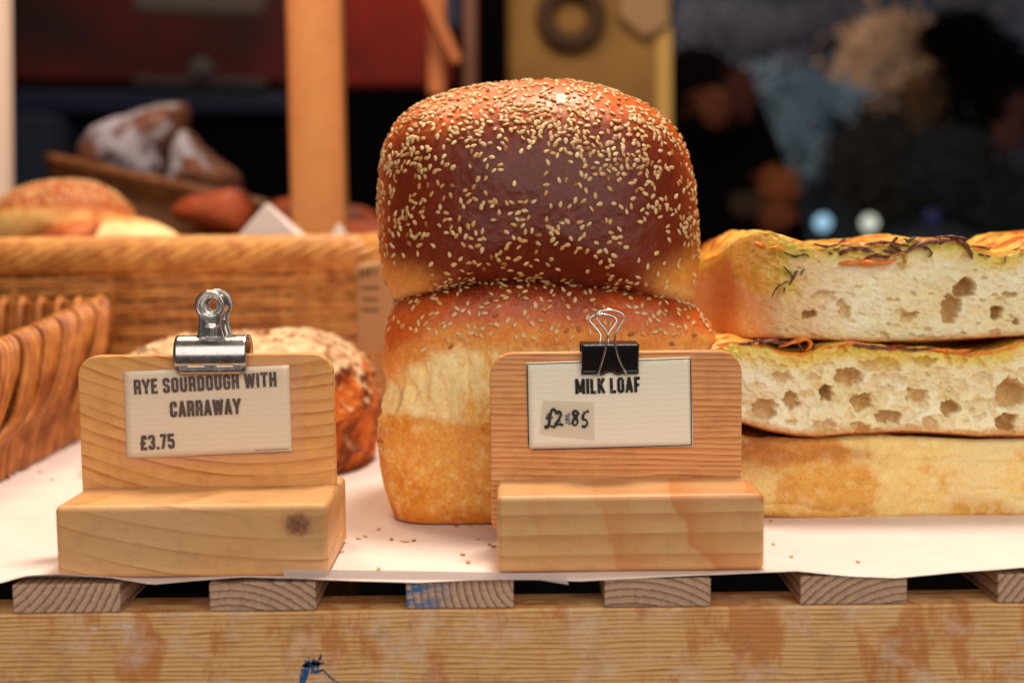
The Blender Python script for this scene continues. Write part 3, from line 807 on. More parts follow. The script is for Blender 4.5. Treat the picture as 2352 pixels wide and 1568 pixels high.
def bread_mat(name, pore=420, bumpk=0.5, rough=(0.38, 0.6), coat=0.0, sss=0.0, fleck=None, fine=0.35):
    t = NT(name); a = t.attr('tint'); g = t.attr('gloss')
    n1 = t.noise(t.coord(), pore, 4, 0.6); n2 = t.noise(t.coord(), pore*0.28, 4, 0.6)
    vo = t.n('ShaderNodeTexVoronoi'); t.l(t.coord(), vo.inputs['Vector']); vo.inputs['Scale'].default_value = pore*1.1
    c = t.mixc(fine, a.outputs[0], t.ramp(n1, [(0.32, 0.12), (0.5, 0.5), (0.7, 0.95)]), 'OVERLAY')
    c = t.mixc(fine*0.9, c, t.ramp(n2, [(0.32, 0.2), (0.5, 0.5), (0.7, 0.85)]), 'OVERLAY')
    if fleck:
        m = t.ramp(vo.outputs[0], [(0.10, fleck[1]), (0.22, 0.0)]); c = t.mixc(m, c, fleck[0])
    h = t.math('ADD', t.math('MULTIPLY', n1, 0.6), t.math('MULTIPLY', n2, 1.0))
    h = t.math('ADD', h, t.math('MULTIPLY', t.ramp(vo.outputs[0], [(0.0, 0.0), (0.35, 1.0)]), 0.25))
    r = t.n('ShaderNodeMapRange'); t.l(g.outputs['Fac'], r.inputs[0]); r.inputs[3].default_value = rough[1]; r.inputs[4].default_value = rough[0]
    if sss:
        t.b.inputs['Subsurface Weight'].default_value = sss; t.b.inputs['Subsurface Radius'].default_value = (0.006, 0.003, 0.0015); t.b.inputs['Subsurface Scale'].default_value = 0.6
    if coat: 
        t.l(t.math('MULTIPLY', g.outputs['Fac'], coat), t.b.inputs['Coat Weight']); t.b.inputs['Coat Roughness'].default_value = 0.28
    t.b.inputs['Specular IOR Level'].default_value = 0.35
    return t.fin(c, r.outputs[0], t.bump(h, bumpk, 0.0006))

# seeds ------------------------------------------------
def seed_mesh(i):
    V = []; F = []; nl, nr = 7, 9
    for j in range(nl+1):
        t = j/nl; x = -math.cos(t*PI); w = math.sin(t*PI)**0.8*(1.0 - 0.42*max(0, x)**1.1)*(1+0.05*random.uniform(-1, 1))
        for q in range(nr):
            a_ = 2*PI*q/nr; V.append((x*0.00156, math.cos(a_)*w*0.00100, math.sin(a_)*w*0.00046 + 0.00030))
    F = [tuple(f) for f in grid_quads(nl+1, nr, True)]
    me = bpy.data.meshes.new('sesame_seed'); me.from_pydata(V, [], F); me.update()
    me.polygons.foreach_set('use_smooth', np.ones(len(me.polygons), dtype=bool))
    return me
def seed_mat(name, c):
    t = NT(name); n = t.noise(t.coord(), 1600, 3, 0.6)
    oi = t.n('ShaderNodeObjectInfo')
    col = t.mixc(t.ramp(n, [(0.35, 0.0), (0.7, 0.5)]), c, tuple(x*0.62 for x in c))
    return t.fin(col, 0.42, t.bump(n, 0.2, 0.0003))
SEEDM = [seed_mat('pale_sesame', lin(236, 198, 142)), seed_mat('tan_sesame', lin(220, 170, 106)), seed_mat('toasted_sesame', lin(170, 108, 54))]
SEEDS = []
for i in range(6):
    m_ = seed_mesh(i); m_.materials.append(SEEDM[(0, 0, 1, 1, 0, 2)[i]]); SEEDS.append(m_)
SV = [np.array([v.co[:] for v in m.vertices]) for m in SEEDS]; SFc = [np.array([list(p.vertices) for p in SEEDS[0].polygons])]*6

def scatter(root, V, N, dens, count, mind, limit=300, w=None):
    """stick sesame seeds on the surface; the ones that show largest are parts, the rest one stuff part"""
    p = dens/dens.sum(); idx = rng.choice(len(V), size=count*6, p=p); got = []; cell = {}
    for i in idx:
        c = tuple(np.floor(V[i]/mind).astype(int)); ok = True
        for dx in (-1, 0, 1):
            for dy in (-1, 0, 1):
                for dz in (-1, 0, 1):
                    for j in cell.get((c[0]+dx, c[1]+dy, c[2]+dz), ()):
                        if np.linalg.norm(V[j]-V[i]) < mind*rng.uniform(0.55, 1.0): ok = False
        if ok: cell.setdefault(c, []).append(i); got.append(i)
        if len(got) >= count: break
    items = []
    for i in got:
        n = N[i]; a_ = rng.normal(size=3); a_ -= n*(a_ @ n); a_ /= np.linalg.norm(a_)
        n2 = n + rng.normal(size=3)*0.17; n2 /= np.linalg.norm(n2); a_ -= n2*(a_ @ n2); a_ /= np.linalg.norm(a_)
        b = np.cross(n2, a_); s = rng.uniform(0.85, 1.12)
        vd = CAM - V[i]; vd /= np.linalg.norm(vd)
        items.append((n @ vd, V[i] + n*rng.uniform(-0.0001, 0.00025), a_*s, b*s*rng.uniform(0.88, 1.08), n2*s, rng.choice(6, p=[.22, .2, .2, .18, .12, .08])))
    items.sort(key=lambda q: -q[0])
    base = np.array(root_loc(root))
    for q in items[:limit]:
        o = bpy.data.objects.new('sesame_seed', SEEDS[q[5]]); COL.objects.link(o); o.parent = root
        m = Matrix.Identity(4)
        for r in range(3): m[r][0] = q[2][r]; m[r][1] = q[3][r]; m[r][2] = q[4][r]; m[r][3] = (q[1]-base)[r]
        o.matrix_local = m
    rest = items[limit:]
    for mi in range(3):
        VV = []; FF = []; n = 0
        for q in rest:
            if (0, 0, 1, 1, 0, 2)[q[5]] != mi: continue
            X = SV[q[5]]; VV.append(q[1] + X[:, :1]*q[2] + X[:, 1:2]*q[3] + X[:, 2:]*q[4]); FF.append(SFc[0]+n); n += len(X)
        if VV:
            o = link('loose_sesame_cover', npmesh('seeds', np.concatenate(VV), np.concatenate(FF)), SEEDM[mi], root)
            o['kind'] = 'stuff'
    return got

def oxz(px, Y):
    return [tuple(at(u, v, Y)[[0, 2]]) for u, v in px]

CR_OR, CR_BR, CR_DK, CR_PALE, CR_GOLD = lin(196, 104, 38), lin(126, 50, 22), lin(74, 24, 16), lin(244, 214, 158), lin(224, 156, 74)
CR_OR2 = lin(204, 96, 26)

# lower milk loaf
YL = 0.118
lo_px = [(932, 1205), (905, 1160), (886, 1090), (872, 1010), (870, 940), (884, 880), (896, 820), (902, 755), (925, 702), (985, 664), (1070, 645), (1200, 634), (1350, 640), (1470, 660),
         (1550, 695), (1605, 742), (1636, 800), (1650, 880), (1650, 980), (1640, 1080), (1615, 1165), (1585, 1200), (1400, 1212), (1150, 1214), (1000, 1212)]
V, F, nt, ns = pillow(oxz(lo_px, YL), YL, 0.040, 0.080, 3.6, 3.0, 440, 300)
zpx = lambda v: at(1200, v, YL-0.038)[2]
Xc, Zc = V[:, 0], V[:, 2]
front = sst(YL, YL-0.03, V[:, 1])
V[:, 2] = np.maximum(V[:, 2], 0.0006) ; z0 = V[:, 2].min()
wob = 0.004*noise3(V, 30) + 0.002*noise3(V, 90)
xL = at(900, 800, YL)[0]; xR = at(1640, 800, YL)[0]; s = np.clip((Xc-xL)/(xR-xL), 0, 1)
crown_edge = np.interp(s, [0, .06, .15, .3, .5, .7, 1], [zpx(860), zpx(838), zpx(806), zpx(788), zpx(796), zpx(806), zpx(800)]) + wob
tear_edge = np.interp(s, [0, .1, .2, .3, .45, 1], [zpx(960), zpx(966), zpx(976), zpx(968), zpx(945), zpx(930)]) + wob
Nn = grid_normals(V, nt, ns)
crown = sst(crown_edge-0.006, crown_edge+0.004, Zc+0.0015*fbm(V, 200, 3, 4))
tear = sst(tear_edge-0.0022, tear_edge+0.0022, Zc+0.0018*fbm(V, 260, 3, 14)+0.007*fbm(V, 55, 3, 6))*(1-crown)
V += Nn*(0.0030*sst(crown_edge-0.010, crown_edge+0.006, Zc) - 0.0030*tear*(0.7+1.7*fbm(V*np.array([1, 1, .5]), 190, 4)) - 0.0020*np.exp(-((Zc-tear_edge)/0.0012)**2)*sst(0, .3, fbm(V, 60, 2, 3)+0.3) + 0.0014*fbm(V, 45, 3) + 0.0004*fbm(V, 350, 3))[:, None]*(0.25+0.75*sst(0, 0.01, V[:, 2]))[:, None]
V[:, 2] = np.maximum(V[:, 2], 0.0002)
Nn = grid_normals(V, nt, ns)
n1 = fbm(V, 60, 4); n2 = fbm(V, 260, 3, 5)
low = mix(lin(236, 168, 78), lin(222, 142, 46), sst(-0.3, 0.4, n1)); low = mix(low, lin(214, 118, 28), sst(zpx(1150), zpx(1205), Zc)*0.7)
low = mix(low, lin(246, 200, 126), sst(0.05, 0.4, n2)*0.6)
tearc = mix(lin(250, 226, 164), lin(238, 192, 106), sst(-0.2, 0.5, n1+0.3*n2))
ec = crown_edge; hgt = (Zc-ec)
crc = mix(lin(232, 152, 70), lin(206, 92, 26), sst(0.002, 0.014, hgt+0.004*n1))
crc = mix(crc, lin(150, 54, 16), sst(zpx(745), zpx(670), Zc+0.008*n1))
crc = mix(crc, lin(92, 30, 14), sst(zpx(700), zpx(640), Zc+0.004*n1)*0.8)  # dark top crust, also painted shade under the upper loaf
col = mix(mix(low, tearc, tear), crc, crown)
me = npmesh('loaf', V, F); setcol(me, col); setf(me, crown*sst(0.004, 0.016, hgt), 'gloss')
BREAD = bread_mat('milk_loaf_crust', 560, 0.7, (0.42, 0.7), coat=0.28, sss=0.0, fleck=(lin(244, 196, 126), 0.45), fine=0.32)
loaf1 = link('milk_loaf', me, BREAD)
rebase(loaf1, (at(1260, 1200, YL)[0], YL, 0))
tag(loaf1, 'golden milk loaf with a torn pale side standing on the white paper under another loaf', 'bread loaf')
U = Nn[:, 1]
dens = (crown*sst(zpx(800), zpx(740), Zc)*0.6 + 1.3*np.exp(-((Zc-np.interp(s, [0, .1, .25, .4, .5, .65, 1], [zpx(760), zpx(810), zpx(768), zpx(735), zpx(752), zpx(745), zpx(760)]))/0.0028)**2)*sst(0.1, .2, s)*crown*sst(.66, .5, s)
        + 0.9*sst(zpx(700), zpx(660), Zc)*sst(0.02, .1, s) + .8*sst(.62, .8, s)*sst(zpx(800), zpx(730), Zc)*sst(0, 1, crown))*(V[:, 1] < YL+0.03)*(Nn[:, 2] > -0.3)*(0.35+0.65*sst(-0.2, 0.3, fbm(V, 90, 2, 9)))
ar = np.ones(len(V))
scatter(loaf1, V, Nn, dens+1e-9*(V[:, 1] < YL), 640, 0.0029)
# a few on the lower left
sel = (np.abs(V[:, 0]-at(880, 1010, YL-.03)[0]) < 0.003)*(np.abs(V[:, 2]-at(880, 1010, YL-.03)[2]) < 0.007)*(V[:, 1] < YL)
if sel.sum() > 30: scatter(loaf1, V, Nn, sel.astype(float), 11, 0.0022)

# upper milk loaf: its dome faces the window
YU = 0.135
up_px = [(930, 688), (894, 655), (877, 590), (872, 500), (876, 410), (888, 338), (914, 286), (960, 246), (1030, 217), (1112, 199), (1200, 190), (1268, 188), (1345, 198), (1418, 217),
         (1486, 246), (1538, 291), (1570, 345), (1588, 415), (1596, 505), (1600, 590), (1594, 660), (1565, 697), (1490, 690), (1350, 672), (1200, 664), (1050, 670)]
V, F, nt, ns = pillow(oxz(up_px, YU), YU, 0.065, 0.072, 2.6, 2.7, 460, 320, cshift=(0, -0.010))
Nn = grid_normals(V, nt, ns)
zp = lambda v: at(1200, v, YU-0.045)[2]; xp = lambda u: at(u, 450, YU-0.045)[0]
V += Nn*(0.0011*fbm(V, 30, 3, 3) + 0.0003*fbm(V, 300, 3))[:, None]
Nn = grid_normals(V, nt, ns)
n1 = fbm(V, 40, 4, 2); n2 = fbm(V, 220, 4, 7); Xc, Zc = V[:, 0], V[:, 2]
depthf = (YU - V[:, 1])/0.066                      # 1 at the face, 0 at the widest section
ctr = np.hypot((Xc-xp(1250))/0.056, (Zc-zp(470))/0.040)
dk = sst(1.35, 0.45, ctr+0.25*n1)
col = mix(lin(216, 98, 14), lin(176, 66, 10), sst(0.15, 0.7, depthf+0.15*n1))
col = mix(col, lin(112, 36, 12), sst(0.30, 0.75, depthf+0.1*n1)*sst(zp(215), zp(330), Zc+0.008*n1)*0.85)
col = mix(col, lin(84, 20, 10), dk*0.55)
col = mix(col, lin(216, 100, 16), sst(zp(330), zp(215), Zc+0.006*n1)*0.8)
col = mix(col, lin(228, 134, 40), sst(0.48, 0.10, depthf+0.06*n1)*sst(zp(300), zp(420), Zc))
pl = sst(0.20, 0.04, depthf+0.05*n1)
bl = sst(zp(560), zp(640), Zc+0.25*(Xc-xp(880))+0.003*n1)*sst(xp(1100), xp(930), Xc)
br = sst(zp(545), zp(635), Zc-0.25*(Xc-xp(1600))+0.003*n1)*sst(xp(1440), xp(1560), Xc)
bot = np.clip(bl+br, 0, 1)
col = mix(col, lin(238, 160, 66), bot*0.9); col = mix(col, lin(250, 216, 146), np.clip(pl*sst(zp(330), zp(400), Zc)+0.5*bot*sst(zp(640), zp(690), Zc), 0, 1))
under = sst(0.25, 0.02, depthf)*sst(zp(620), zp(670), Zc)
col = mix(col, lin(222, 160, 92), under)
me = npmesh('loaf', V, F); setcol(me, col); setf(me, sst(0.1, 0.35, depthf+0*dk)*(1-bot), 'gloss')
GLOSSY = bread_mat('glazed_dark_crust', 620, 0.35, (0.42, 0.65), coat=0.16, fleck=(lin(196, 96, 40), 0.45), fine=0.25)
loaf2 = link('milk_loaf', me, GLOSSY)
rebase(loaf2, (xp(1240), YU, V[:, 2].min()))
tag(loaf2, 'dark glazed milk loaf thick with sesame seeds stacked on top of the golden loaf', 'bread loaf')
def blob(u, v, ru, rv): return np.exp(-((Xc-xp(u))/(ru*0.000205))**2-((Zc-zp(v))/(rv*0.000205))**2)
dens = (0.42 + 3.2*blob(1260, 275, 160, 50) + 2.0*blob(1400, 350, 100, 60) + 0.9*blob(1100, 320, 170, 50) + 1.2*blob(1500, 300, 70, 80) + 0.8*blob(930, 400, 50, 140) + 0.6*blob(1520, 520, 60, 90)
        + 0.6*blob(1000, 250, 80, 40) + 0.5*blob(1200, 200, 250, 20))*(1-0.8*blob(1210, 420, 80, 45))*(1-0.7*blob(1180, 620, 300, 20))*(1-bot*0.9)*(0.45+0.55*sst(YU+0.002, YU-0.012, V[:, 1]))
dens *= sst(0.08, 0.22, depthf+0.25*sst(zp(260), zp(200), Zc))*(0.15+0.85*sst(-0.15, 0.25, fbm(V, 120, 2, 21)))
# even out by the area each vertex stands for
G = V.reshape(nt, ns, 3); A = np.linalg.norm(np.roll(G, -1, 1)-G, axis=2)*np.linalg.norm(np.gradient(G, axis=0), axis=2); dens = dens*A.ravel()
scatter(loaf2, V, Nn, dens, 1480, 0.0025)
# side strip of seeds on the pale right flank
sel = (V[:, 1] > YU-0.012)*(V[:, 1] < YU+0.01)*(Xc > xp(1590))*(Zc > zp(640))*(Zc < zp(380))
if sel.sum() > 30: scatter(loaf2, V, Nn, sel*A.ravel()+1e-12*sel, 34, 0.0024, limit=0)

# loose seeds on the paper
LOOSE = [(823, 1236, 'tan sesame seed on the paper, nearest the right side of the knotty block'), (839, 1231, 'pale sesame seed on the paper, second out from the knotty block'),
 (870, 1215, 'small dark sesame seed lying in the shadow left of the golden loaf'), (899, 1238, 'sesame seed alone just left of the close pair in front of the golden loaf'),
 (925, 1242, 'left seed of the close pair in front of the golden loaf'), (935, 1243, 'right seed of the close pair in front of the golden loaf'), (951, 1241, 'pale sesame seed just right of the close pair in front of the golden loaf'),
 (785, 1266, 'sesame seed lying at the lower right corner of the knotty block'), (870, 1306, 'sesame seed half under the translucent strip at the paper edge'),
 (1097, 1238, 'sesame seed behind the pair that touches the flamed block'), (1124, 1249, 'upper seed of the pair beside the flamed block'), (1134, 1255, 'lower seed of the pair touching the flamed block'),
 (1062, 1273, 'upper of two seeds lying between the stands near the flamed block'), (1075, 1290, 'lower of two seeds lying between the stands, nearest the paper edge there'),
 (1048, 1208, 'seed against the foot of the golden loaf, left one of two'), (1080, 1207, 'seed against the foot of the golden loaf, right one of two'),
 (1776, 1249, 'largest crumb like seed on the paper right of the flamed block'), (1818, 1278, 'tiny seed on the bare paper below the focaccia, middle of three'), (1970, 1290, 'seed on the bare paper farthest right of the loose ones'),
 (1770, 1196, 'seed against the foot of the lowest focaccia slab'), (92, 1083, 'blurred seed on the paper at the far left near the wicker basket'), (120, 1101, 'fainter blurred seed just below the far left one')]
for i, (u, v, lb) in enumerate(LOOSE):
    p = atz(u, v, 0.0)
    o = bpy.data.objects.new('sesame_seed', SEEDS[random.choice([0, 2, 3, 5])]); COL.objects.link(o)
    o.location = Vector(p); o.rotation_euler = (0, 0, random.uniform(0, PI)); s_ = random.uniform(0.75, 1.0); o.scale = (s_, s_, s_)
    tag(o, lb, 'seed', 'sesame seeds fallen on the white paper')

# ------------------------------------------------------------------ focaccia
CRUMB = bread_mat('open_crumb', 900, 0.55, (0.35, 0.8), coat=0.5, sss=0.35, fine=0.24)
def focaccia(top, bot, Yf, depth, u0, u1, holes, style, label, nxn=430, left=None, seed=0, top_mul=1.0):
    """a slab between the curves TOP and BOT (picture units at its cut face Yf), cut face to the window"""
    us = np.linspace(u0, u1, nxn)
    tv = np.interp(us, [p[0] for p in top], [p[1] for p in top]); bv = np.interp(us, [p[0] for p in bot], [p[1] for p in bot])
    kk = np.ones(9)/9; tv = np.convolve(np.pad(tv, 4, 'edge'), kk, 'valid'); bv = np.convolve(np.pad(bv, 4, 'edge'), kk, 'valid')
    nf_, nt_, nb_, nu_ = 170, 80, 12, 16
    rows = nf_+nt_+nb_+nu_
    X = np.zeros((nxn, rows)); Y = np.zeros((nxn, rows)); Z = np.zeros((nxn, rows)); FR = np.zeros((nxn, rows)); TT = np.zeros((nxn, rows)); UU = np.zeros((nxn, rows)); VV = np.zeros((nxn, rows))
    for i, u in enumerate(us):
        yl = Yf + (0 if left is None else left(u))
        pt = at(u, tv[i], yl); pb = at(u, bv[i], yl)
        t = np.linspace(0, 1, nf_, endpoint=False)
        round_ = 0.0020*(np.clip((t-0.93)/0.07, 0, 1)**2) + 0.0015*(np.clip((0.05-t)/0.05, 0, 1)**2)
        X[i, :nf_] = pb[0]*(1-t)+pt[0]*t; Y[i, :nf_] = yl + round_; Z[i, :nf_] = pb[2]+(pt[2]-pb[2])*t; FR[i, :nf_] = 1; TT[i, :nf_] = t
        VV[i, :nf_] = bv[i]*(1-t)+tv[i]*t
        t2 = np.linspace(0, 1, nt_, endpoint=False); y2 = yl+0.002+(depth)*t2
        X[i, nf_:nf_+nt_] = pt[0]; Y[i, nf_:nf_+nt_] = y2
        Z[i, nf_:nf_+nt_] = pt[2] - 0.018*sst(0.75, 1.0, t2); TT[i, nf_:nf_+nt_] = 1; VV[i, nf_:nf_+nt_] = tv[i]
        t3 = np.linspace(0, 1, nb_, endpoint=False); zz = Z[i, nf_+nt_-1]
        X[i, nf_+nt_:nf_+nt_+nb_] = pt[0]; Y[i, nf_+nt_:nf_+nt_+nb_] = yl+depth+0.003; Z[i, nf_+nt_:nf_+nt_+nb_] = zz*(1-t3)+pb[2]*t3; TT[i, nf_+nt_:nf_+nt_+nb_] = 1-t3
        t4 = np.linspace(0, 1, nu_, endpoint=False)
        X[i, -nu_:] = pb[0]; Y[i, -nu_:] = yl+depth-(depth-0.001)*t4; Z[i, -nu_:] = pb[2]
        UU[i] = u
    V = np.stack([X, Y, Z], -1).reshape(-1, 3); FRf = FR.ravel(); T = TT.ravel(); Uu = UU.ravel(); Vv = VV.ravel()
    isn = FRf > 0.5; topm = (~isn) & (T > 0.99)
    # top blisters
    V[:, 2] += topm*(0.0026*fbm(V, 38, 3, seed)+0.0012*fbm(V, 130, 3, seed+3))
    hole = np.zeros(len(V)); dep = np.zeros(len(V))
    w1 = fbm(np.stack([Uu, Vv, 0*Uu+seed], 1), 0.045, 3, 1); w2 = fbm(np.stack([Uu, Vv, 0*Uu+seed+9], 1), 0.045, 3, 4)
    if style != 'crust':
        rs = np.random.default_rng(seed+5)
        hl = list(holes)
        for _ in range(520 if style == 'open' else 420):
            u = rs.uniform(u0, u1); t = rs.beta(1.2, 1.2); tvu = np.interp(u, us, tv); bvu = np.interp(u, us, bv); v = bvu*(1-t)+tvu*t
            r = 1.9+rs.pareto(2.3)*2.2; r = min(r, 12 if style == 'open' else 7); r = r if _ < 60 else min(r, 5.5); hl.append((u, v, r*rs.uniform(1, 1.8), r, rs.uniform(0.4, 1.0)))
        for _ in range(46 if style == 'open' else 8):
            u = rs.uniform(u0, u1); t = rs.uniform(0.12, 0.88); v = np.interp(u, us, bv)*(1-t)+np.interp(u, us, tv)*t
            r = rs.uniform(7, 15); hl.append((u, v, r*rs.uniform(1, 2.0), r, rs.uniform(0.25, 0.5)))
        w3 = fbm(np.stack([Uu, Vv, 0*Uu+seed+3], 1), 0.16, 2, 7); w4 = fbm(np.stack([Uu, Vv, 0*Uu+seed+5], 1), 0.16, 2, 8)
        wu, wv = Uu+w1*13+w3*4, Vv+w2*13+w4*4
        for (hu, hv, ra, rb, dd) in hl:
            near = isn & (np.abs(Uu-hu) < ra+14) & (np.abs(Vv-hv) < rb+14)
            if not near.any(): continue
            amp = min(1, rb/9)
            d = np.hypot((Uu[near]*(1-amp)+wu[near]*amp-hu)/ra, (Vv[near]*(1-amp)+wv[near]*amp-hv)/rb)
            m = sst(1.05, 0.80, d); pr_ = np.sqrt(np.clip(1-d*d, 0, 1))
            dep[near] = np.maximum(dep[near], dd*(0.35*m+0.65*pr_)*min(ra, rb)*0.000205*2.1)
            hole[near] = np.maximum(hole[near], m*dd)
        ca, sa = math.cos(0.25), math.sin(0.25)
        qx = (Uu*ca+Vv*sa)+w1*10; qy = (-Uu*sa+Vv*ca)*1.5+w2*10
        a1, a2, ai = worley2(qx, qy, 1/32.0, seed); b1_, b2_, bi = worley2(qx+w2*4, qy, 1/14.0, seed+3)
        g1 = np.clip((a2-a1)/0.5, 0, 1)**0.5*sst(0.30, 0.5, ai); g2 = np.clip((b2_-b1_)/0.5, 0, 1)**0.6*sst(0.3, 0.7, bi)
        k1 = 0.0018 if style == 'open' else 0.0007
        foam = g1*k1*(0.4+0.6*ai) + g2*0.00028
        dep = np.maximum(dep, foam) + 0.25*np.minimum(dep, foam)
        cellc = np.clip(0.6*g1*(k1/0.0018)*(0.4+0.6*ai)+0.30*g2, 0, 1)
        # small even pores and torn relief
        rel = 0.0008*fbm(V, 160, 3, seed) + 0.0005*fbm(V*np.array([1, 1, 1.6]), 420, 3, seed+2)
        edge = sst(0.0, 0.04, T)*sst(1.0, 0.965, T)
        V[:, 1] += isn*(dep*edge + rel + 0.0016*fbm(V, 35, 2, seed+8))
    else:
        V[:, 1] += isn*(0.0040*np.sin(np.clip(T, 0, 1)*PI)*-1 + 0.0032*fbm(V*np.array([.6, 1, 1.3]), 24, 3, seed)+0.0014*(1-np.abs(fbm(V*np.array([.5, 1, 1.4]), 60, 2, seed+4)))**4+0.0008*fbm(V, 130, 3, seed+1))
    nA = fbm(V, 60, 4, seed+1); nB = fbm(V, 240, 4, seed+2); nC = fbm(V*np.array([1, 1, 2]), 22, 3, seed+3)
    h_t = (1-T)*np.interp(Uu, us, bv-tv)          # height below the top in picture units
    fromb = T*np.interp(Uu, us, bv-tv)
    if style != 'crust':
        crumb = mix(lin(252, 244, 214), lin(246, 232, 184), sst(-0.3, 0.4, nA))
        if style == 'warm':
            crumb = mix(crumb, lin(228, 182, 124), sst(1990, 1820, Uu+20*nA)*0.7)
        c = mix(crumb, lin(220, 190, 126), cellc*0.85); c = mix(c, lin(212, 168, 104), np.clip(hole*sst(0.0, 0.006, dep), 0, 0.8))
        oil = sst(62, 12, h_t+34*nA+16*nC)
        c = mix(c, lin(236, 204, 66), oil*0.85)
        c = mix(c, lin(210, 196, 60), oil*sst(0.1, 0.35, nB+nA)*0.6)
        c = mix(c, lin(232, 140, 36), sst(12, 3, h_t+8*nB)*0.95)
        c = mix(c, lin(216, 150, 68), sst(22, 5, fromb+8*nA)*0.85)
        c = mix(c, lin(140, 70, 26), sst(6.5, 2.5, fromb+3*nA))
    else:
        c = mix(lin(242, 210, 136), lin(226, 170, 84), sst(-0.15, 0.22, nA+0.4*nC)); c = mix(c, lin(248, 224, 162), sst(0.0, 0.45, nB+0.5*nC)*0.4)
        c = mix(c, lin(196, 110, 40), sst(0.0, 0.3, nC+0.4*nA)*sst(130, 40, h_t+20*nB)*0.6)
        c = mix(c, lin(176, 96, 40), sst(1860, 1735, Uu+20*nA)*sst(120, 20, h_t)*0.8)
        c = mix(c, lin(242, 222, 168), sst(0.15, 0.4, -nC+0.3*nB)*0.6)
        c = mix(c, lin(196, 126, 60), sst(20, 4, fromb+5*nA)*0.8)
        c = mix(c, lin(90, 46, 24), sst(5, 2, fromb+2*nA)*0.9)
    topc = mix(lin(238, 170, 56), lin(214, 108, 26), sst(-0.2, 0.25, nA)); topc = mix(topc, lin(120, 52, 22), sst(0.15, 0.4, nB+0.5*nA)*0.8); topc = mix(topc, lin(232, 206, 100), sst(0.1, 0.4, -nA-nB)*0.6)
    c = np.where(isn[:, None], c, topc)
    c = np.where(((~isn) & (~topm))[:, None], np.array(lin(170, 96, 44)), c)
    if left is not None and style != 'crust':
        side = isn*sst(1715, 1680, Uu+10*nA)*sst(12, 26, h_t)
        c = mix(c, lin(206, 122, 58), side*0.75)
        slope = isn*sst(1835, 1800, Uu - 0.25*(Vv-600)+8*nA)*sst(1668, 1690, Uu-0.55*(Vv-600)+10*nA)*sst(690, 660, Vv+8*nB)
        c = mix(c, mix(lin(240, 206, 118), lin(222, 190, 70), sst(-0.1, 0.3, nB)), slope*0.9)
    F = grid_quads(nxn, rows, True)
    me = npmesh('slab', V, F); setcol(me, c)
    gl = np.where(topm, 0.8, 0.0) + isn*(0.35*hole + 0.7*sst(40, 8, h_t+24*nA)*(style != 'crust'))
    setf(me, np.clip(gl, 0, 1), 'gloss')
    # end caps
    bm = bmesh.new(); bm.from_mesh(me); bm.verts.ensure_lookup_table()
    for r0 in (0, (nxn-1)*rows):
        try: bm.faces.new([bm.verts[r0+j] for j in range(rows)])
        except Exception: pass
    bm.to_mesh(me); bm.free()
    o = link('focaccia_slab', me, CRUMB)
    rebase(o, (V[:, 0].mean(), Yf+depth/2, V[:, 2].min()))
    tag(o, label, 'focaccia', 'focaccia slabs stacked at the right')
    return o
def cv(L): return [(1550+x*0.4945, 488+y*0.4945, a*0.4945, b*0.4945, d) for x, y, a, b, d in L]
YFo = 0.095
top_h = cv([(1345, 350, 52, 48, 1.3), (1285, 440, 48, 70, 1.1), (1500, 458, 30, 30, 1.6), (1590, 508, 18, 24, 1.3), (630, 470, 34, 26, 1.2), (780, 455, 26, 42, .8), (1090, 488, 46, 30, .8),
            (1060, 465, 40, 14, .8), (850, 345, 20, 12, .9), (680, 395, 52, 34, .5), (1440, 305, 16, 12, .9), (1490, 380, 14, 10, 1), (1042, 410, 14, 9, 1), (560, 380, 34, 18, .6), (735, 400, 20, 22, .6),
            (970, 575, 28, 16, .7), (1490, 568, 32, 20, .7), (1560, 380, 34, 20, .8), (930, 490, 30, 14, .5), (1150, 575, 20, 14, .6), (820, 390, 18, 14, .7)])
mid_h = cv([(410, 912, 66, 48, .8), (535, 868, 44, 46, .8), (500, 765, 52, 32, .7), (708, 838, 38, 36, 1.5), (815, 762, 66, 42, .9), (865, 880, 56, 44, .9), (955, 712, 100, 36, .7), (1000, 945, 68, 34, 1.1),
            (1160, 688, 60, 28, .8), (1130, 850, 60, 34, .8), (1280, 905, 50, 38, 1.1), (1190, 975, 42, 32, .7), (540, 968, 40, 14, .9), (700, 990, 70, 34, .6), (866, 998, 40, 24, .9), (780, 638, 28, 22, 1),
            (1270, 682, 15, 26, .9), (990, 825, 36, 16, .8), (1540, 975, 55, 46, 1.1), (1565, 840, 80, 66, .8), (1388, 908, 24, 18, .8), (1005, 780, 90, 30, .5), (640, 770, 40, 22, .6), (1440, 760, 50, 26, .6),
            (1100, 1000, 40, 14, .7), (940, 1002, 30, 16, .7), (1350, 970, 16, 10, .9), (1480, 880, 24, 30, .6), (720, 860, 60, 20, .5), (1330, 690, 20, 20, .6), (600, 840, 22, 30, .6), (1420, 700, 40, 22, .5)])
foc3 = focaccia([(1660, 996), (1700, 1000), (1800, 1008), (1900, 1004), (2000, 1000), (2120, 1003), (2250, 1008), (2500, 1000)],
                [(1660, 1184), (1755, 1189), (1900, 1195), (2010, 1198), (2150, 1193), (2500, 1190)], YFo, 0.115, 1650, 2480, [], 'crust',
                'lowest focaccia slab with a closed floury golden side resting on the white paper', seed=3)
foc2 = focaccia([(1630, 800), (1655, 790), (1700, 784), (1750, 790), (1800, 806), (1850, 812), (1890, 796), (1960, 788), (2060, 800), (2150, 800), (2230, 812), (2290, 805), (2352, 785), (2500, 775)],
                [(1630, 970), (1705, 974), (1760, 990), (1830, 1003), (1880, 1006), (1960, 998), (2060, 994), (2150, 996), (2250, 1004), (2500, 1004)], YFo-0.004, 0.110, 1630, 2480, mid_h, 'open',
                'middle focaccia slab with large open holes in its pale cut crumb', seed=8)
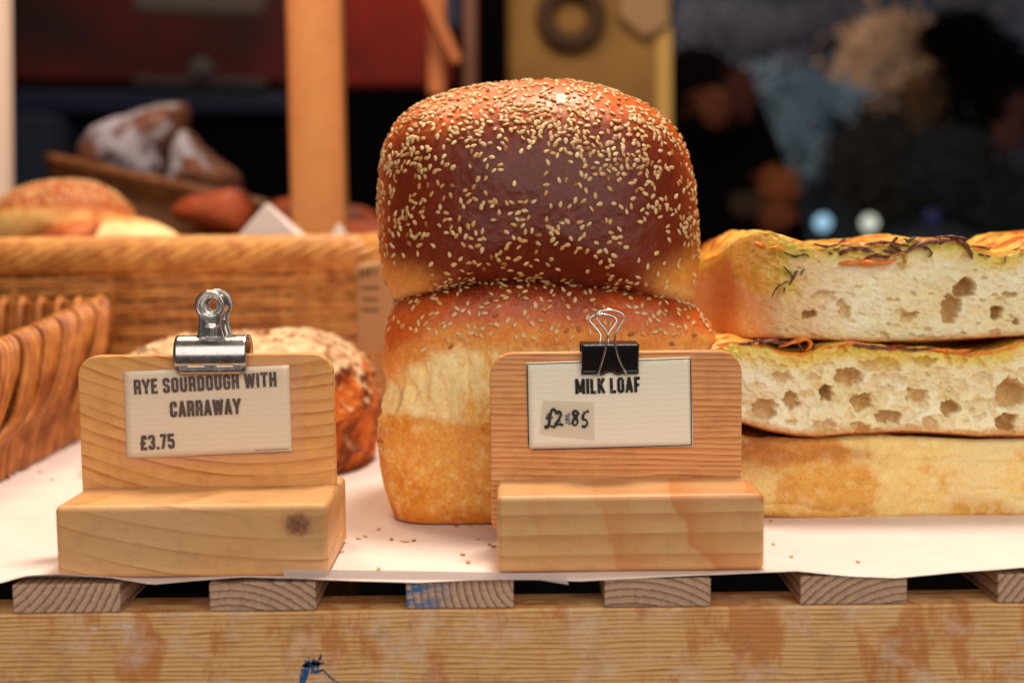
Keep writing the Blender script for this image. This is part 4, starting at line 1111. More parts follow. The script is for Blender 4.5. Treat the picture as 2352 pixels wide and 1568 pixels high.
foc1 = focaccia([(1590, 603), (1620, 596), (1650, 582), (1685, 552), (1740, 529), (1790, 535), (1840, 552), (1880, 562), (1960, 556), (2040, 552), (2110, 543), (2180, 546), (2230, 560), (2280, 578), (2330, 574), (2380, 545), (2500, 535)],
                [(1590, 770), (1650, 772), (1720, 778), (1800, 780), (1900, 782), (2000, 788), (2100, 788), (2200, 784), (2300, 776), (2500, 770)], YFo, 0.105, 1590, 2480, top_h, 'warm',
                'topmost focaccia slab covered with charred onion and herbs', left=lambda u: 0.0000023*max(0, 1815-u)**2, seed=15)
# toppings
def topping(root, pts, w, mat, name, Y=None, flat=0.45, dy=0.001):
    P = smooth_path(pts, 22)
    W3 = np.array([at(u, v, (YFo if Y is None else Y) - dy + 0.0006*math.sin(i*0.9)) for i, (u, v) in enumerate(P)])
    rr = w*0.00019*np.sin(np.linspace(0.25, PI-0.12, len(P)))**0.6*(1+0.25*np.sin(np.linspace(0, 17, len(P))))
    me = tube_mesh(W3, rr, sides=7, flat=flat)
    return link(name, me, mat, root)
def veg(name, a, b, sc=500, rough=0.4):
    t = NT(name); n = t.noise(t.coord(), sc, 4, 0.7); return t.fin(t.ramp(n, [(0.35, a), (0.65, b)]), rough, t.bump(n, 0.5, 0.0005))
CHAR = veg('charred_onion', lin(70, 30, 28), lin(150, 84, 60)); ROSE = veg('rosemary_needle', lin(40, 34, 18), lin(92, 80, 40)); ORG = veg('orange_pepper', lin(232, 112, 20), lin(244, 146, 44)); ONI = veg('roasted_onion', lin(206, 152, 66), lin(232, 190, 96))
for pts, w, m, nm in [
    ([(1930, 586), (1950, 572), (1985, 573), (2010, 580)], 9, CHAR, 'onion_strip'), ([(1925, 580), (1960, 568), (2000, 570)], 7, CHAR, 'onion_strip'),
    ([(1988, 594), (2010, 586), (2040, 590), (2046, 583)], 10, CHAR, 'onion_strip'), ([(1930, 605), (1975, 603), (2030, 603), (2060, 596)], 17, ORG, 'pepper_strip'),
    ([(2052, 582), (2072, 580), (2080, 592), (2078, 606), (2060, 606)], 10, ONI, 'onion_strip'), ([(2030, 575), (2080, 578), (2110, 560), (2160, 553), (2200, 552)], 11, CHAR, 'onion_strip'),
    ([(2195, 550), (2215, 560), (2228, 578), (2233, 594)], 13, CHAR, 'onion_strip'), ([(2100, 566), (2130, 570), (2140, 582), (2132, 592)], 7, CHAR, 'herb_sprig'),
    ([(2060, 545), (2050, 560), (2070, 575)], 10, CHAR, 'onion_strip'), ([(1990, 560), (2030, 556), (2065, 560)], 9, CHAR, 'onion_strip'), ([(2085, 555), (2100, 545)], 8, ROSE, 'herb_sprig'),
    ([(1800, 578), (1825, 588), (1850, 584), (1860, 592)], 6, ROSE, 'herb_sprig'), ([(1800, 612), (1815, 628), (1822, 640)], 4.5, ROSE, 'herb_sprig'), ([(1830, 622), (1822, 638), (1812, 655)], 7, CHAR, 'herb_sprig'),
    ([(1810, 645), (1785, 660), (1772, 684)], 5.5, ROSE, 'herb_sprig'), ([(1847, 618), (1838, 632)], 4, ROSE, 'herb_sprig'), ([(1803, 660), (1800, 672)], 4, ROSE, 'herb_sprig'),
    ([(1870, 560), (1900, 566), (1930, 560)], 8, CHAR, 'onion_strip'), ([(2230, 565), (2260, 568), (2275, 576)], 7, CHAR, 'onion_strip'), ([(2150, 545), (2190, 543), (2225, 550)], 8, CHAR, 'onion_strip'),
    ([(1760, 570), (1785, 568), (1800, 575)], 6, ORG, 'pepper_strip'), ([(1740, 560), (1752, 566)], 14, ORG, 'pepper_strip'), ([(2310, 590), (2308, 606)], 4, CHAR, 'herb_sprig')]:
    topping(foc1, pts, w, m, nm)
for pts, w, m, nm in [
    ([(1745, 790), (1770, 782), (1800, 788), (1815, 783)], 14, CHAR, 'onion_strip'), ([(1790, 795), (1820, 786), (1850, 778), (1862, 792), (1850, 806)], 13, ORG, 'pepper_strip'),
    ([(1835, 790), (1843, 804)], 7, CHAR, 'herb_sprig'), ([(1868, 788), (1870, 804)], 5, ROSE, 'herb_sprig'), ([(1700, 790), (1730, 785), (1750, 780)], 10, CHAR, 'onion_strip'),
    ([(1960, 792), (2010, 797), (2060, 800)], 10, CHAR, 'onion_strip'), ([(2130, 800), (2190, 806), (2230, 803)], 12, ORG, 'pepper_strip'), ([(2060, 797), (2100, 803), (2150, 798)], 9, CHAR, 'onion_strip')]:
    topping(foc2, pts, w, m, nm, Y=YFo-0.003, dy=0.0)
for i in range(34):
    u = 1830 + 520*random.random(); v = np.interp(u, [1830, 1880, 1960, 2040, 2110, 2180, 2230, 2280, 2352], [552, 562, 556, 552, 543, 546, 560, 578, 565]) + random.uniform(-2, 20)
    a_ = random.uniform(-0.5, 0.5); L_ = random.uniform(6, 20)
    topping(foc1, [(u, v), (u+L_*math.cos(a_)*.5, v+L_*math.sin(a_)*.5+random.uniform(-3, 3)), (u+L_*math.cos(a_), v+L_*math.sin(a_))], random.uniform(3, 6.5), random.choice([CHAR, ONI, ONI, ROSE]), 'onion_flake', dy=0.0006)
topping(foc3, [(1760, 1139), (1768, 1136), (1776, 1137)], 5, plain('burnt_speck', (0.01, 0.006, 0.005), 0.8), 'burnt_speck', dy=0.0035)

# ------------------------------------------------------------------ rye boule
YR = 0.255
rye_px = [(300, 1080), (268, 1040), (255, 960), (265, 880), (300, 820), (370, 785), (470, 765), (580, 762), (690, 765), (770, 785), (830, 820), (862, 880), (872, 950), (862, 1020), (835, 1070), (790, 1092), (600, 1098), (400, 1096)]
V, F, nt, ns = pillow(oxz(rye_px, YR), YR, 0.075, 0.07, 2.2, 2.2, 420, 260, cshift=(0, -0.008))
Nn = grid_normals(V, nt, ns)
rid = 1-np.abs(fbm(V, 42, 4, 31)); rid2 = 1-np.abs(fbm(V, 120, 3, 33))
V += Nn*(0.0075*(rid-0.78)+0.0030*(rid2-0.7)+0.0012*fbm(V, 260, 3, 8)+0.004*fbm(V, 18, 2, 35))[:, None]
V[:, 2] = np.maximum(V[:, 2], 0.0003)
Nn = grid_normals(V, nt, ns); n1 = fbm(V, 70, 4, 41)
col = mix(lin(206, 112, 40), lin(132, 62, 20), sst(-0.2, 0.35, n1)); col = mix(col, lin(70, 32, 16), sst(0.93, 1.0, rid)*0.8)
fl = sst(0.22, 0.5, Nn[:, 2]*0.6+0.55*sst(at(560, 850, YR)[2], at(560, 780, YR)[2], V[:, 2])+0.5*n1)*sst(1.0, 0.90, rid*0.97+0.02)
col = mix(col, lin(226, 200, 158), np.clip(fl*(0.75+0.5*fbm(V, 150, 3, 2)), 0, 0.95))
me = npmesh('boule', V, F); setcol(me, col); setf(me, np.zeros(len(V)), 'gloss')
rye = link('rye_loaf', me, bread_mat('rye_crust', 300, 0.6, (0.5, 0.8), fine=0.35))
rebase(rye, (at(560, 950, YR)[0], YR, 0)); tag(rye, 'round rye sourdough loaf dusted with flour behind the rye sign', 'bread loaf')

# ------------------------------------------------------------------ baskets
def wicker(name, a, b):
    t = NT(name); n = t.noise(t.coord(scale=(1, 1, 1)), 90, 4, 0.6); n2 = t.noise(t.coord(), 900, 3)
    oi = t.n('ShaderNodeObjectInfo')
    c = t.mixc(t.ramp(n, [(0.35, 0.0), (0.65, 1.0)]), a, b)
    c = t.mixc(t.math('MULTIPLY', oi.outputs['Random'], 0.45), c, tuple(x*0.72 for x in b))
    return t.fin(c, 0.42, t.bump(n2, 0.3, 0.0005))
W_NEAR = wicker('varnished_wicker', lin(220, 142, 66), lin(160, 86, 32))
W_FAR = wicker('honey_wicker', lin(232, 168, 88), lin(186, 112, 48))
W_DARK = wicker('brown_wicker', lin(150, 92, 48), lin(104, 58, 28))

# near left basket
bk = tag(empty('wicker_basket', (-0.36, 0.22, 0)), 'open honey brown wicker basket of upright rods at the left edge on the paper', 'basket')
Xr, Ybk = -0.2800, 0.352
zr = 0.0895
zrim = lambda y: 0.0905 - (0.352-y)*0.075
def near_rod(y, lean, ph):
    # from inside the rim, over it, and down the outside of the right wall
    zq = zrim(y)
    pts = [(Xr-0.012, y+0.004, zq-0.040), (Xr-0.008, y+0.002, zq-0.012), (Xr-0.003, y, zq+0.001), (Xr+0.004, y-0.001, zq-0.001), (Xr+0.006, y-0.004-0.3*lean, zq-0.012),
           (Xr+0.0035, y-0.010-lean*0.7, zq-0.030), (Xr-0.001, y-0.013-lean*1.1+ph, zq-0.050), (Xr-0.006, y-0.019-lean*1.4+ph, 0.020), (Xr-0.009, y-0.022-lean*1.5+ph, 0.0015)]
    return smooth_path(pts, 34)
n_r = 0; y = -0.05
while y < Ybk+0.016:
    grp = n_r // 4; ing = n_r % 4 - 1.5
    zq = zrim(y); g1 = math.sin(grp*1.9)*0.5; sq = -ing*0.0070*0.35; ln = 0.010+0.006*math.sin(grp*1.3)
    jit = lambda a: random.uniform(-a, a)
    bulge = 0.0024*(2-abs(ing)) * (0.6+0.4*math.sin(grp*2.7))
    pts = [(Xr-0.012, y+0.004, zq-0.030), (Xr-0.008, y+0.002, zq-0.010), (Xr-0.003, y, zq+0.001+jit(.0004)), (Xr+0.0035, y-0.001, zq-0.0015), (Xr+0.0055+bulge*.5, y-0.004-0.3*ln+sq*.4, zq-0.013),
           (Xr+0.0040+bulge, y-0.010-ln*0.7+sq+jit(.0005), zq-0.030), (Xr-0.0005+bulge, y-0.014-ln*1.0+sq*1.2+jit(.0006), zq-0.047), (Xr-0.005-bulge*.3, y-0.019-ln*1.2-sq*.6+jit(.001), 0.022), (Xr-0.009, y-0.021-ln*1.3-sq*1.1+jit(.001), 0.0015)]
    link('wicker_rod', tube_mesh(smooth_path(pts, 40), 0.00245+jit(.0003), sides=9), W_NEAR, bk)
    y += 0.0068 if n_r % 4 < 3 else 0.0125; n_r += 1
for q in range(8):
    z_ = 0.008+q*0.0088
    P = smooth_path([(Xr-0.012, -0.08, z_), (Xr-0.012, 0.2, z_), (Xr-0.012, Ybk-0.012, z_), (Xr-0.018, Ybk-0.004, z_), (Xr-0.03, Ybk-0.003, z_)], 40)
    link('backing_hoop', tube_mesh(P, 0.0038, sides=7), W_DARK, bk)  # added dark backing, giving the gaps between the rods their shade
for j in range(20):       # far wall rods, spaced
    x = Xr + 0.002 - 0.0125*j
    P = smooth_path([(x, Ybk-0.002, 0.002), (x-0.002, Ybk+0.004, 0.03), (x, Ybk+0.006, 0.065), (x+0.001, Ybk+0.006, zr-0.002), (x, Ybk+0.001, zr+0.004), (x-0.001, Ybk-0.005, zr-0.004), (x-0.003, Ybk-0.006, 0.05)], 26)
    link('wicker_rod', tube_mesh(P, 0.0026, sides=8), W_NEAR, bk)
for zc_, rr in ((0.012, 0.003),):
    P = smooth_path([(Xr-0.016, -0.08, zc_), (Xr-0.016, 0.2, zc_), (Xr-0.016, Ybk-0.012, zc_), (Xr-0.018, Ybk+0.000, zc_), (Xr-0.03, Ybk+0.001, zc_), (Xr-0.26, Ybk+0.001, zc_)], 60)
    link('rim_hoop', tube_mesh(P, rr, sides=10), W_NEAR, bk)
mb = MB(); box_mb(mb, Xr-0.26, Xr-0.014, -0.08, Ybk-0.002, 0.001, 0.004); link('basket_floor', mb.mesh(), W_DARK, bk, smooth=False)

# large rear basket
YB = 0.385
xb1 = at(842, 700, YB)[0]
bb = tag(empty('wicker_basket', (-0.3, YB, 0)), 'wide woven wicker basket with a twisted rope rim holding pale buns', 'basket')
zt = at(400, 585, YB)[2]
def wall_path(r, z, amp, ph, n=260):
    L1 = 0.44; L2 = 0.16; out = []
    for s in np.linspace(0, L1+L2, n):
        w = amp*math.sin(s/0.017*PI/2+ph+0.4*math.sin(s*40))
        if s < L1-0.012: p = (xb1-L1+s, YB - w, z)
        elif s < L1+0.012:
            a_ = (s-L1+0.012)/0.024*PI/2; p = (xb1-0.012+(0.012+w)*math.sin(a_), YB+0.012-(0.012+w)*math.cos(a_), z)
        else: p = (xb1+w, YB+s-L1, z)
        out.append(p)
    return np.array(out)
rows = 30
for j in range(rows):
    z = 0.004 + (zt-0.012-0.004)*j/(rows-1)
    P = wall_path(0, z, 0.0016, 0.35*math.sin(j*2.3))
    P[:, 2] += 0.0011*np.sin(np.linspace(0, 22, len(P))+j*1.7)
    P[:, 1] += 0.0009*math.sin(j*5.1)
    link('woven_strand', tube_mesh(P, 0.0021+0.0004*math.sin(j*3.1), sides=7, flat=0.9), W_FAR, bb)
for s in range(26):
    x = xb1-0.008-0.017*s
    P = np.array([(x, YB+0.0005*math.sin(z*100), z) for z in np.linspace(0.001, zt-0.004, 10)])
    link('upright_stake', tube_mesh(P+np.array([0, 0.003, 0]), 0.0024, sides=7), W_FAR, bb)
for s in range(8):
    y_ = YB+0.02+0.017*s
    link('upright_stake', tube_mesh(np.array([(xb1, y_, z) for z in np.linspace(0.001, zt-0.004, 6)]), 0.0024, sides=7), W_FAR, bb)
core = wall_path(0, zt, 0, 0, 300)
for q in range(12):
    ph = q/12*2*PI; L = np.linspace(0, 0.60, 300); a_ = ph + L/0.150*2*PI
    T_ = np.gradient(core, axis=0); T_ /= np.linalg.norm(T_, axis=1)[:, None]; N_ = np.cross(T_, np.array([0, 0, 1.0]))
    P = core + N_*(0.0088*np.cos(a_))[:, None] + np.array([0, 0, 1.0])*(0.0098*np.sin(a_))[:, None]
    link('rim_strand', tube_mesh(P, 0.0036, sides=7), W_FAR, bb)
mb = MB(); box_mb(mb, xb1-0.44, xb1-0.004, YB+0.006, YB+0.16, 0.001, 0.004); link('basket_floor', mb.mesh(), W_DARK, bb, smooth=False)

# kraft card at the basket's right end
P0k = at(852, 700, YB-0.014); Nk = np.array([0.35, 1, 0]); Nk /= np.linalg.norm(Nk)
kc = link('price_card', quad_sheet([(818, 608), (905, 590), (905, 800), (822, 815)], P0k, Nk, 0), kraft('brown_kraft_card', lin(196, 146, 100)))
so = kc.modifiers.new('thickness', 'SOLIDIFY'); so.thickness = 0.0006
tag(kc, 'brown kraft price card leaning on the rear basket beside the sesame loaf', 'price card')
mb = MB()
for (u, v, w, h) in ((826, 628, 7, 22), (838, 626, 4, 22), (846, 624, 6, 22), (860, 622, 4, 22), (828, 662, 42, 5), (832, 688, 36, 5), (830, 712, 40, 5)):
    line_mb([(u+w/2, v-h/2), (u+w/2, v), (u+w/2, v+h/2)], w, P0k, Nk, 0.0008, mb)
link('lettering', mb.mesh(), plain('blurred_brown_ink', lin(92, 64, 46), 0.8), kc, smooth=False)

# buns in the rear basket
def bun(px, Y, df, db, name, label, colf, cat='bun', nf=2.2, group=None, mat=None, disp=0.001, cs=(0, 0), floury=False):
    V, F, nt, ns = pillow(oxz(px, Y), Y, df, db, nf, 2.2, 160, 100, cshift=cs); Nn = grid_normals(V, nt, ns)
    V += Nn*(disp*fbm(V, 30, 3, len(px)))[:, None]; Nn = grid_normals(V, nt, ns)
    me = npmesh('bun', V, F); setcol(me, colf(V, Nn)); setf(me, np.full(len(V), 0.25), 'gloss')
    o = link(name, me, mat or BUNM); rebase(o, (V[:, 0].mean(), Y, V[:, 2].min())); tag(o, label, cat, group); return o, V, Nn
BUNM = bread_mat('soft_bun_crust', 300, 0.3, (0.4, 0.7), fine=0.25)
def c_bun(V, N):
    n = fbm(V, 60, 4, 1); c = mix(lin(232, 180, 106), lin(172, 84, 32), sst(0.10, 0.55, N[:, 2]+0.3*n)); return mix(c, lin(168, 84, 36), sst(0.1, 0.4, n)*sst(0.4, 0.9, N[:, 2]))
o, V_, N_ = bun([(-40, 560), (-30, 500), (10, 455), (70, 425), (140, 414), (215, 420), (275, 452), (308, 495), (315, 525), (270, 545), (180, 552), (90, 580), (0, 600)], 0.50, 0.05, 0.05, 'sesame_bun',
    'plump sesame topped bun at the left in the wide rear basket', c_bun)
scatter(o, V_, N_, (sst(0.45, 0.7, N_[:, 2])*(V_[:, 1] < 0.52)+1e-12), 420, 0.0036, limit=90)
bun([(190, 620), (200, 545), (235, 512), (290, 498), (345, 506), (395, 530), (425, 565), (430, 620)], 0.465, 0.03, 0.04, 'pale_bun', 'smooth pale bun lying beside the sesame bun in the rear basket',
    lambda V, N: mix(lin(244, 214, 156), lin(214, 150, 84), sst(0.6, 1.0, N[:, 2]+0.3*fbm(V, 50, 3))))
bun([(40, 620), (70, 560), (130, 520), (200, 505), (240, 520), (230, 560), (180, 620)], 0.455, 0.025, 0.03, 'brown_bun', 'brown crusted bun tucked under the sesame bun in the rear basket',
    lambda V, N: mix(lin(196, 104, 50), lin(150, 64, 26), sst(-0.2, 0.3, fbm(V, 60, 3))))
# white paper peaks in the rear basket
def paper_peak(px, Y, label):
    a_, b_, c_ = [at(u, v, Y) for u, v in px[:3]]; m_ = MB()
    back = np.array([0.0, 0.05, 0])
    m_.add([a_, b_, c_, a_+back, c_+back, b_+back*0.15], [(0, 2, 1), (0, 1, 5, 3), (1, 2, 4, 5)])
    o = link('paper_liner', m_.mesh(), PAPER, smooth=False); bevel(o, 0.0008, 2); rebase(o, (b_[0], Y, a_[2])); tag(o, label, 'paper'); return o
paper_peak([(522, 570), (612, 466), (712, 570)], 0.47, 'peaked corner of white liner paper sticking out of the rear basket')
paper_peak([(738, 570), (778, 512), (800, 570)], 0.50, 'small white liner paper corner beside the wooden post')

# wooden post
POSTW = wood('orange_pine_post', lin(204, 136, 72), lin(190, 116, 54), lin(158, 80, 32), 0.009, (0.0, 0.05, 0), rot=(0, PI/2, 0), distort=1.0, speck=0.08)
YP = 0.62
x0, x1 = at(662, 300, YP)[0], at(786, 300, YP)[0]
mb = MB(); box_mb(mb, x0, x1, YP, YP+0.030, -0.25, 0.75)
o = link('wooden_post', mb.mesh(), POSTW, smooth=False); bevel(o, 0.003, 3); rebase(o, ((x0+x1)/2, YP+0.015, -0.25)); tag(o, 'upright square pine post rising behind the rear basket', 'post')

# dark tray with floured loaves
YT = 0.78
tr = tag(empty('wicker_tray', at(350, 470, YT)), 'dark wicker tray in the shadow behind, piled with floured loaves', 'basket')
a_, b_ = at(112, 378, YT), at(620, 490, YT-0.08)
for q in range(3):
    P = np.array([a_*(1-t)+b_*t + np.array([0, 0.003*q, 0.006-0.0065*q]) for t in np.linspace(0, 1, 20)])
    link('rim_strand', tube_mesh(P, 0.0062, sides=9), W_DARK, tr)
for q in range(46):
    t = (q+0.5)/46; p = a_*(1-t)+b_*t
    link('wicker_rod', tube_mesh(np.array([p+np.array([0, 0.004, -0.006]), p+np.array([0.001, 0.007, -0.05]), p+np.array([0.002, 0.012, -0.09])]), 0.0021, sides=6), W_DARK, tr)
P = np.array([a_*(1-t)+b_*t + np.array([0.002, 0.012, -0.092]) for t in np.linspace(0, 1, 12)]); link('rim_strand', tube_mesh(P, 0.006, sides=9), W_DARK, tr)
FLO = bread_mat('floured_dark_crust', 120, 0.6, (0.5, 0.8), fine=0.3)
def c_fl(V, N):
    n = fbm(V, 24, 4, 3); c = mix(lin(112, 66, 44), lin(70, 36, 24), sst(-0.2, 0.3, n)); return mix(c, lin(168, 162, 172), sst(-0.05, 0.25, n+0.5*fbm(V, 90, 3, 9)+0.25*(N[:, 2]-0.3)-0.12*N[:, 1]-0.05)*0.8)
def c_or(V, N): return mix(lin(150, 62, 22), lin(84, 28, 10), sst(-0.2, 0.3, fbm(V, 20, 3)))
bun([(170, 400), (185, 340), (230, 290), (300, 265), (365, 245), (425, 240), (432, 300), (405, 380), (380, 440), (300, 430), (220, 410)], YT+0.05, 0.05, 0.05, 'floured_loaf', 'rustic loaf dusted with flour at the left of the dark tray', c_fl, 'bread loaf', mat=FLO, disp=0.004)
bun([(385, 440), (400, 350), (425, 300), (460, 330), (500, 370), (545, 400), (552, 430), (540, 452), (450, 450)], YT+0.01, 0.045, 0.05, 'floured_loaf', 'angular floured loaf with an orange tip at the right of the dark tray', c_fl, 'bread loaf', mat=FLO, disp=0.004)
bun([(400, 500), (420, 455), (480, 440), (540, 430), (575, 455), (590, 500), (560, 540)], YT-0.09, 0.03, 0.04, 'orange_roll', 'orange brown crusty roll hanging over the rim of the dark tray', c_or, 'bread roll')
bun([(590, 560), (610, 480), (660, 455), (730, 458), (800, 470), (860, 490), (890, 560), (880, 620), (620, 620)], 0.86, 0.06, 0.08, 'orange_loaf', 'wide orange brown loaf lying in the dark behind the wooden post', c_or, 'bread loaf')
bun([(700, 620), (760, 530), (830, 505), (900, 520), (920, 620)], 0.72, 0.03, 0.05, 'orange_loaf', 'glowing orange loaf right of the wooden post', c_or, 'bread loaf')

# ------------------------------------------------------------------ the blurred shop behind
def mottled(name, stops, sc, detail=3, stretch=(1, 1, 1), rough=0.8):
    t = NT(name); n = t.noise(t.coord(scale=stretch), sc, detail, 0.55)
    return t.fin(t.ramp(n, stops), rough)
def panel(name, px, Y, depth, mat, label=None, cat=None, kind=None, bev=0.01, parent=None):
    P = [at(u, v, Y) for u, v in px]; n = len(P); m_ = MB()
    m_.add(P + [p+np.array([0, depth, 0]) for p in P], [tuple(range(n))[::-1], tuple(range(n, 2*n))] + [(i, (i+1) % n, n+(i+1) % n, n+i) for i in range(n)])
    me = m_.mesh(); bmx = bmesh.new(); bmx.from_mesh(me); bmesh.ops.recalc_face_normals(bmx, faces=bmx.faces); bmx.to_mesh(me); bmx.free()
    o = link(name, me, mat, parent, smooth=False)
    if bev: bevel(o, bev, 3)
    if parent is None:
        c = np.mean(P, axis=0); 
        if kind != 'structure': rebase(o, (c[0], Y, min(p[2] for p in P)))
        tag(o, label, cat, kind=kind)
    return o
mb = MB(); box_mb(mb, -2.5, 3.0, 3.6, 3.7, -0.25, 2.4)
tag(link('back_wall', mb.mesh(), plain('near_black_wall', (0.006, 0.004, 0.005), 1.0, Specular_IOR_Level=0.0), smooth=False), kind='structure')
RED = mottled('dark_red_cloth', [(0.38, lin(34, 2, 2)), (0.75, lin(150, 10, 3))], 1.6)
panel('red_banner', [(20, -60), (660, -60), (660, 195), (20, 185)], 2.2, 0.04, RED, 'dark red cloth banner hanging in the shop behind at the left', 'banner')
panel('red_partition', [(775, -60), (1040, -60), (1040, 200), (775, 200)], 2.1, 0.04, mottled('red_brown_panel', [(0.35, lin(110, 16, 4)), (0.7, lin(200, 40, 8))], 3.0), 'reddish brown partition behind and right of the wooden post', 'partition')
panel('blue_counter', [(20, 205), (665, 215), (665, 262), (20, 262)], 2.0, 0.3, plain('navy_paint', lin(14, 20, 52), 0.8), 'navy blue counter edge under the red banner', 'counter')
panel('blue_cabinet', [(14, 262), (110, 262), (110, 480), (14, 480)], 1.9, 0.2, plain('slate_blue_paint', lin(24, 34, 56), 0.8), 'slate blue cabinet side at the far left behind the buns', 'cabinet')
panel('window_mullion', [(-30, -60), (9, -60), (14, 470), (-30, 520)], 0.62, 0.02, plain('cream_frame_paint', lin(236, 206, 186), 0.6), 'cream window mullion upright at the left edge', 'mullion', bev=0.002)
panel('pale_tray', [(290, -40), (625, -40), (600, 38), (305, 30)], 1.9, 0.03, plain('grey_tray', lin(112, 92, 86), 0.8), 'pale grey tray hanging in front of the red banner', 'tray', bev=0.02)
panel('shelf_rail', [(300, 176), (610, 182), (610, 205), (300, 200)], 1.95, 0.03, plain('grey_rail', lin(52, 44, 44), 0.8), 'dull grey shelf rail below the red banner', 'rail')
panel('small_box', [(430, 150), (450, 130), (478, 135), (486, 172), (428, 172)], 1.9, 0.05, plain('grey_box', lin(84, 78, 76), 0.8), 'small grey box standing on the shelf rail', 'box')
WB = plain('orange_wood_brace', lin(196, 108, 48), 0.5)
fr_ = tag(empty('wooden_trestle', at(960, 210, 1.15)), 'orange wooden trestle with a slanting brace behind the loaves', 'trestle')
panel('upright', [(982, -40), (1024, -40), (1022, 222), (982, 218)], 1.18, 0.03, WB, parent=fr_, bev=0.004)
panel('brace', [(940, -60), (975, -60), (1062, 140), (1040, 150)], 1.14, 0.03, WB, parent=fr_, bev=0.004)
panel('upright', [(1062, -40), (1095, -40), (1095, 220), (1062, 220)], 1.3, 0.03, plain('brown_post', lin(120, 62, 34), 0.5), parent=fr_, bev=0.004)
panel('navy_board', [(1000, -60), (1062, -60), (1062, 80), (1000, 60)], 1.4, 0.02, plain('navy_panel', lin(20, 30, 66), 0.6), 'small navy board between the slanting brace and the brown upright', 'board')
YY_ = 1.35
ym = mottled('ochre_metal', [(0.3, lin(118, 76, 30)), (0.7, lin(172, 126, 58))], 5)
yc = panel('yellow_machine', [(1165, -80), (1545, -80), (1545, 330), (1165, 330)], YY_, 0.25, ym, 'ochre yellow machine cabinet with a dark round dial behind the top loaf', 'machine', bev=0.015)
cdl = at(1312, 38, YY_-0.012); rr = 58/FV*(YY_+0.52)
P = np.array([cdl+rr*np.array([math.cos(a_), 0, math.sin(a_)]) for a_ in np.linspace(0, 2*PI, 48, endpoint=False)])
link('dial_ring', tube_mesh(P, 0.013, sides=10, closed=True), plain('dark_rubber', lin(74, 46, 22), 0.8), yc)
panel('machine_glow_patch', [(1420, -80), (1540, -80), (1540, 60), (1480, 90), (1420, 40)], YY_-0.02, 0.015, plain('cream_glow_patch', lin(172, 132, 90), 0.8), parent=None, label='pale cream patch for a glow on the upper right of the yellow machine', cat='glow patch', bev=0.01)  # flat patch coloured as the pale glow on the machine
panel('yellow_edge_strip', [(1508, 60), (1543, 60), (1543, 340), (1508, 340)], YY_-0.004, 0.003, plain('yellow_strip', lin(206, 156, 66), 0.5), label='bright yellow trim strip down the right side of the machine', cat='trim', bev=0.001)

# right: backdrop and shapes added for the street reflected in the window glass
YS = 3.3
panel('street_reflection_backdrop', [(1550, -200), (2900, -200), (2900, 700), (1550, 700)], YS, 0.05,
      mottled('slate_blue_reflection', [(0.30, lin(48, 54, 66)), (0.48, lin(78, 94, 114)), (0.60, lin(100, 116, 138)), (0.72, lin(132, 132, 150))], 1.6, 3, (1, 1, 1.2)), kind='structure', bev=0)
def bunch(name, lobes, Y, mat, label, cat, n=900, size=0.045, dy=0.10):
    """a soft cloud of small flakes standing in for a blurred reflection; lobes = (u, v, ru, rv, weight)"""
    r = np.random.default_rng(int(lobes[0][0])); V = []; F = []; k = 0
    tw = sum(l[4] for l in lobes)
    n = int(n*2.4); size *= 0.6
    for (u, v, ru, rv, w) in lobes:
        for _ in range(int(n*w/tw)):
            a_ = r.uniform(0, 2*PI); q = min(1.35, abs(r.normal(0, 0.55))+0.12*r.random()) ; 
            q = abs(r.normal(0, 0.52)) if r.random() < 0.75 else math.sqrt(r.random())*0.9
            c = at(u+ru*q*math.cos(a_), v+rv*q*math.sin(a_), Y) + np.array([0, r.uniform(-dy, dy), 0])
            e1 = r.normal(size=3); e1[1] *= 0.4; e1 /= np.linalg.norm(e1); e2 = np.cross(e1, r.normal(size=3)*np.array([.3, 1, .3])+np.array([0, 1.2, 0])); e2 /= np.linalg.norm(e2)
            sz = size*r.uniform(0.5, 1.1)
            V += [c-e1*sz, c+e2*sz*.5, c+e1*sz, c-e2*sz*.5]; F.append((k, k+1, k+2, k+3)); k += 4
    o = link(name, npmesh(name, V, F), mat, smooth=False); V = np.array(V); rebase(o, (V[:, 0].mean(), Y, V[:, 2].min())); tag(o, label, cat); return o
PALE_FLAKE = mottled('pale_flakes', [(0.35, lin(150, 118, 96)), (0.6, lin(236, 196, 160))], 9)
bunch('tan_reflection_cloud', [(2035, 105, 80, 70, 3), (1990, 170, 72, 60, 2.4), (2085, 160, 80, 64, 2), (1975, 215, 50, 45, 0.8)], 2.75, PALE_FLAKE, 'large out of focus cream flake cloud for a window reflection at the upper right', 'flake cloud', 5200, 0.02)
bunch('tan_reflection_cloud', [(2150, 215, 62, 60, 1), (2180, 260, 60, 45, .5)], 2.6, mottled('brown_flakes', [(0.3, lin(70, 50, 32)), (0.65, lin(140, 100, 60))], 9), 'small brownish flake cloud for a window reflection right of the cream one', 'flake cloud', 1300, 0.02)
bunch('blue_reflection_cloud', [(1880, 235, 90, 42, 1.6), (1830, 285, 55, 70, 1.5), (1790, 200, 120, 60, .3), (1860, 350, 60, 70, .5)], 2.7, mottled('pale_blue_flakes', [(0.3, lin(92, 118, 142)), (0.7, lin(150, 180, 204))], 5), 'light blue flake cloud for a window reflection sloping down left of the cream one', 'flake cloud', 3000, 0.02)
bunch('blue_reflection_cloud', [(1760, 90, 150, 60, 1), (1900, 60, 130, 60, 1), (2230, 40, 110, 60, .9), (1640, 60, 90, 60, .5), (1800, 160, 160, 60, .6)], 3.0, mottled('lavender_grey_flakes', [(0.3, lin(74, 76, 96)), (0.7, lin(134, 132, 152))], 4), 'thin lavender grey flake cloud for a window reflection along the top of the view', 'spray', 4200, 0.02)
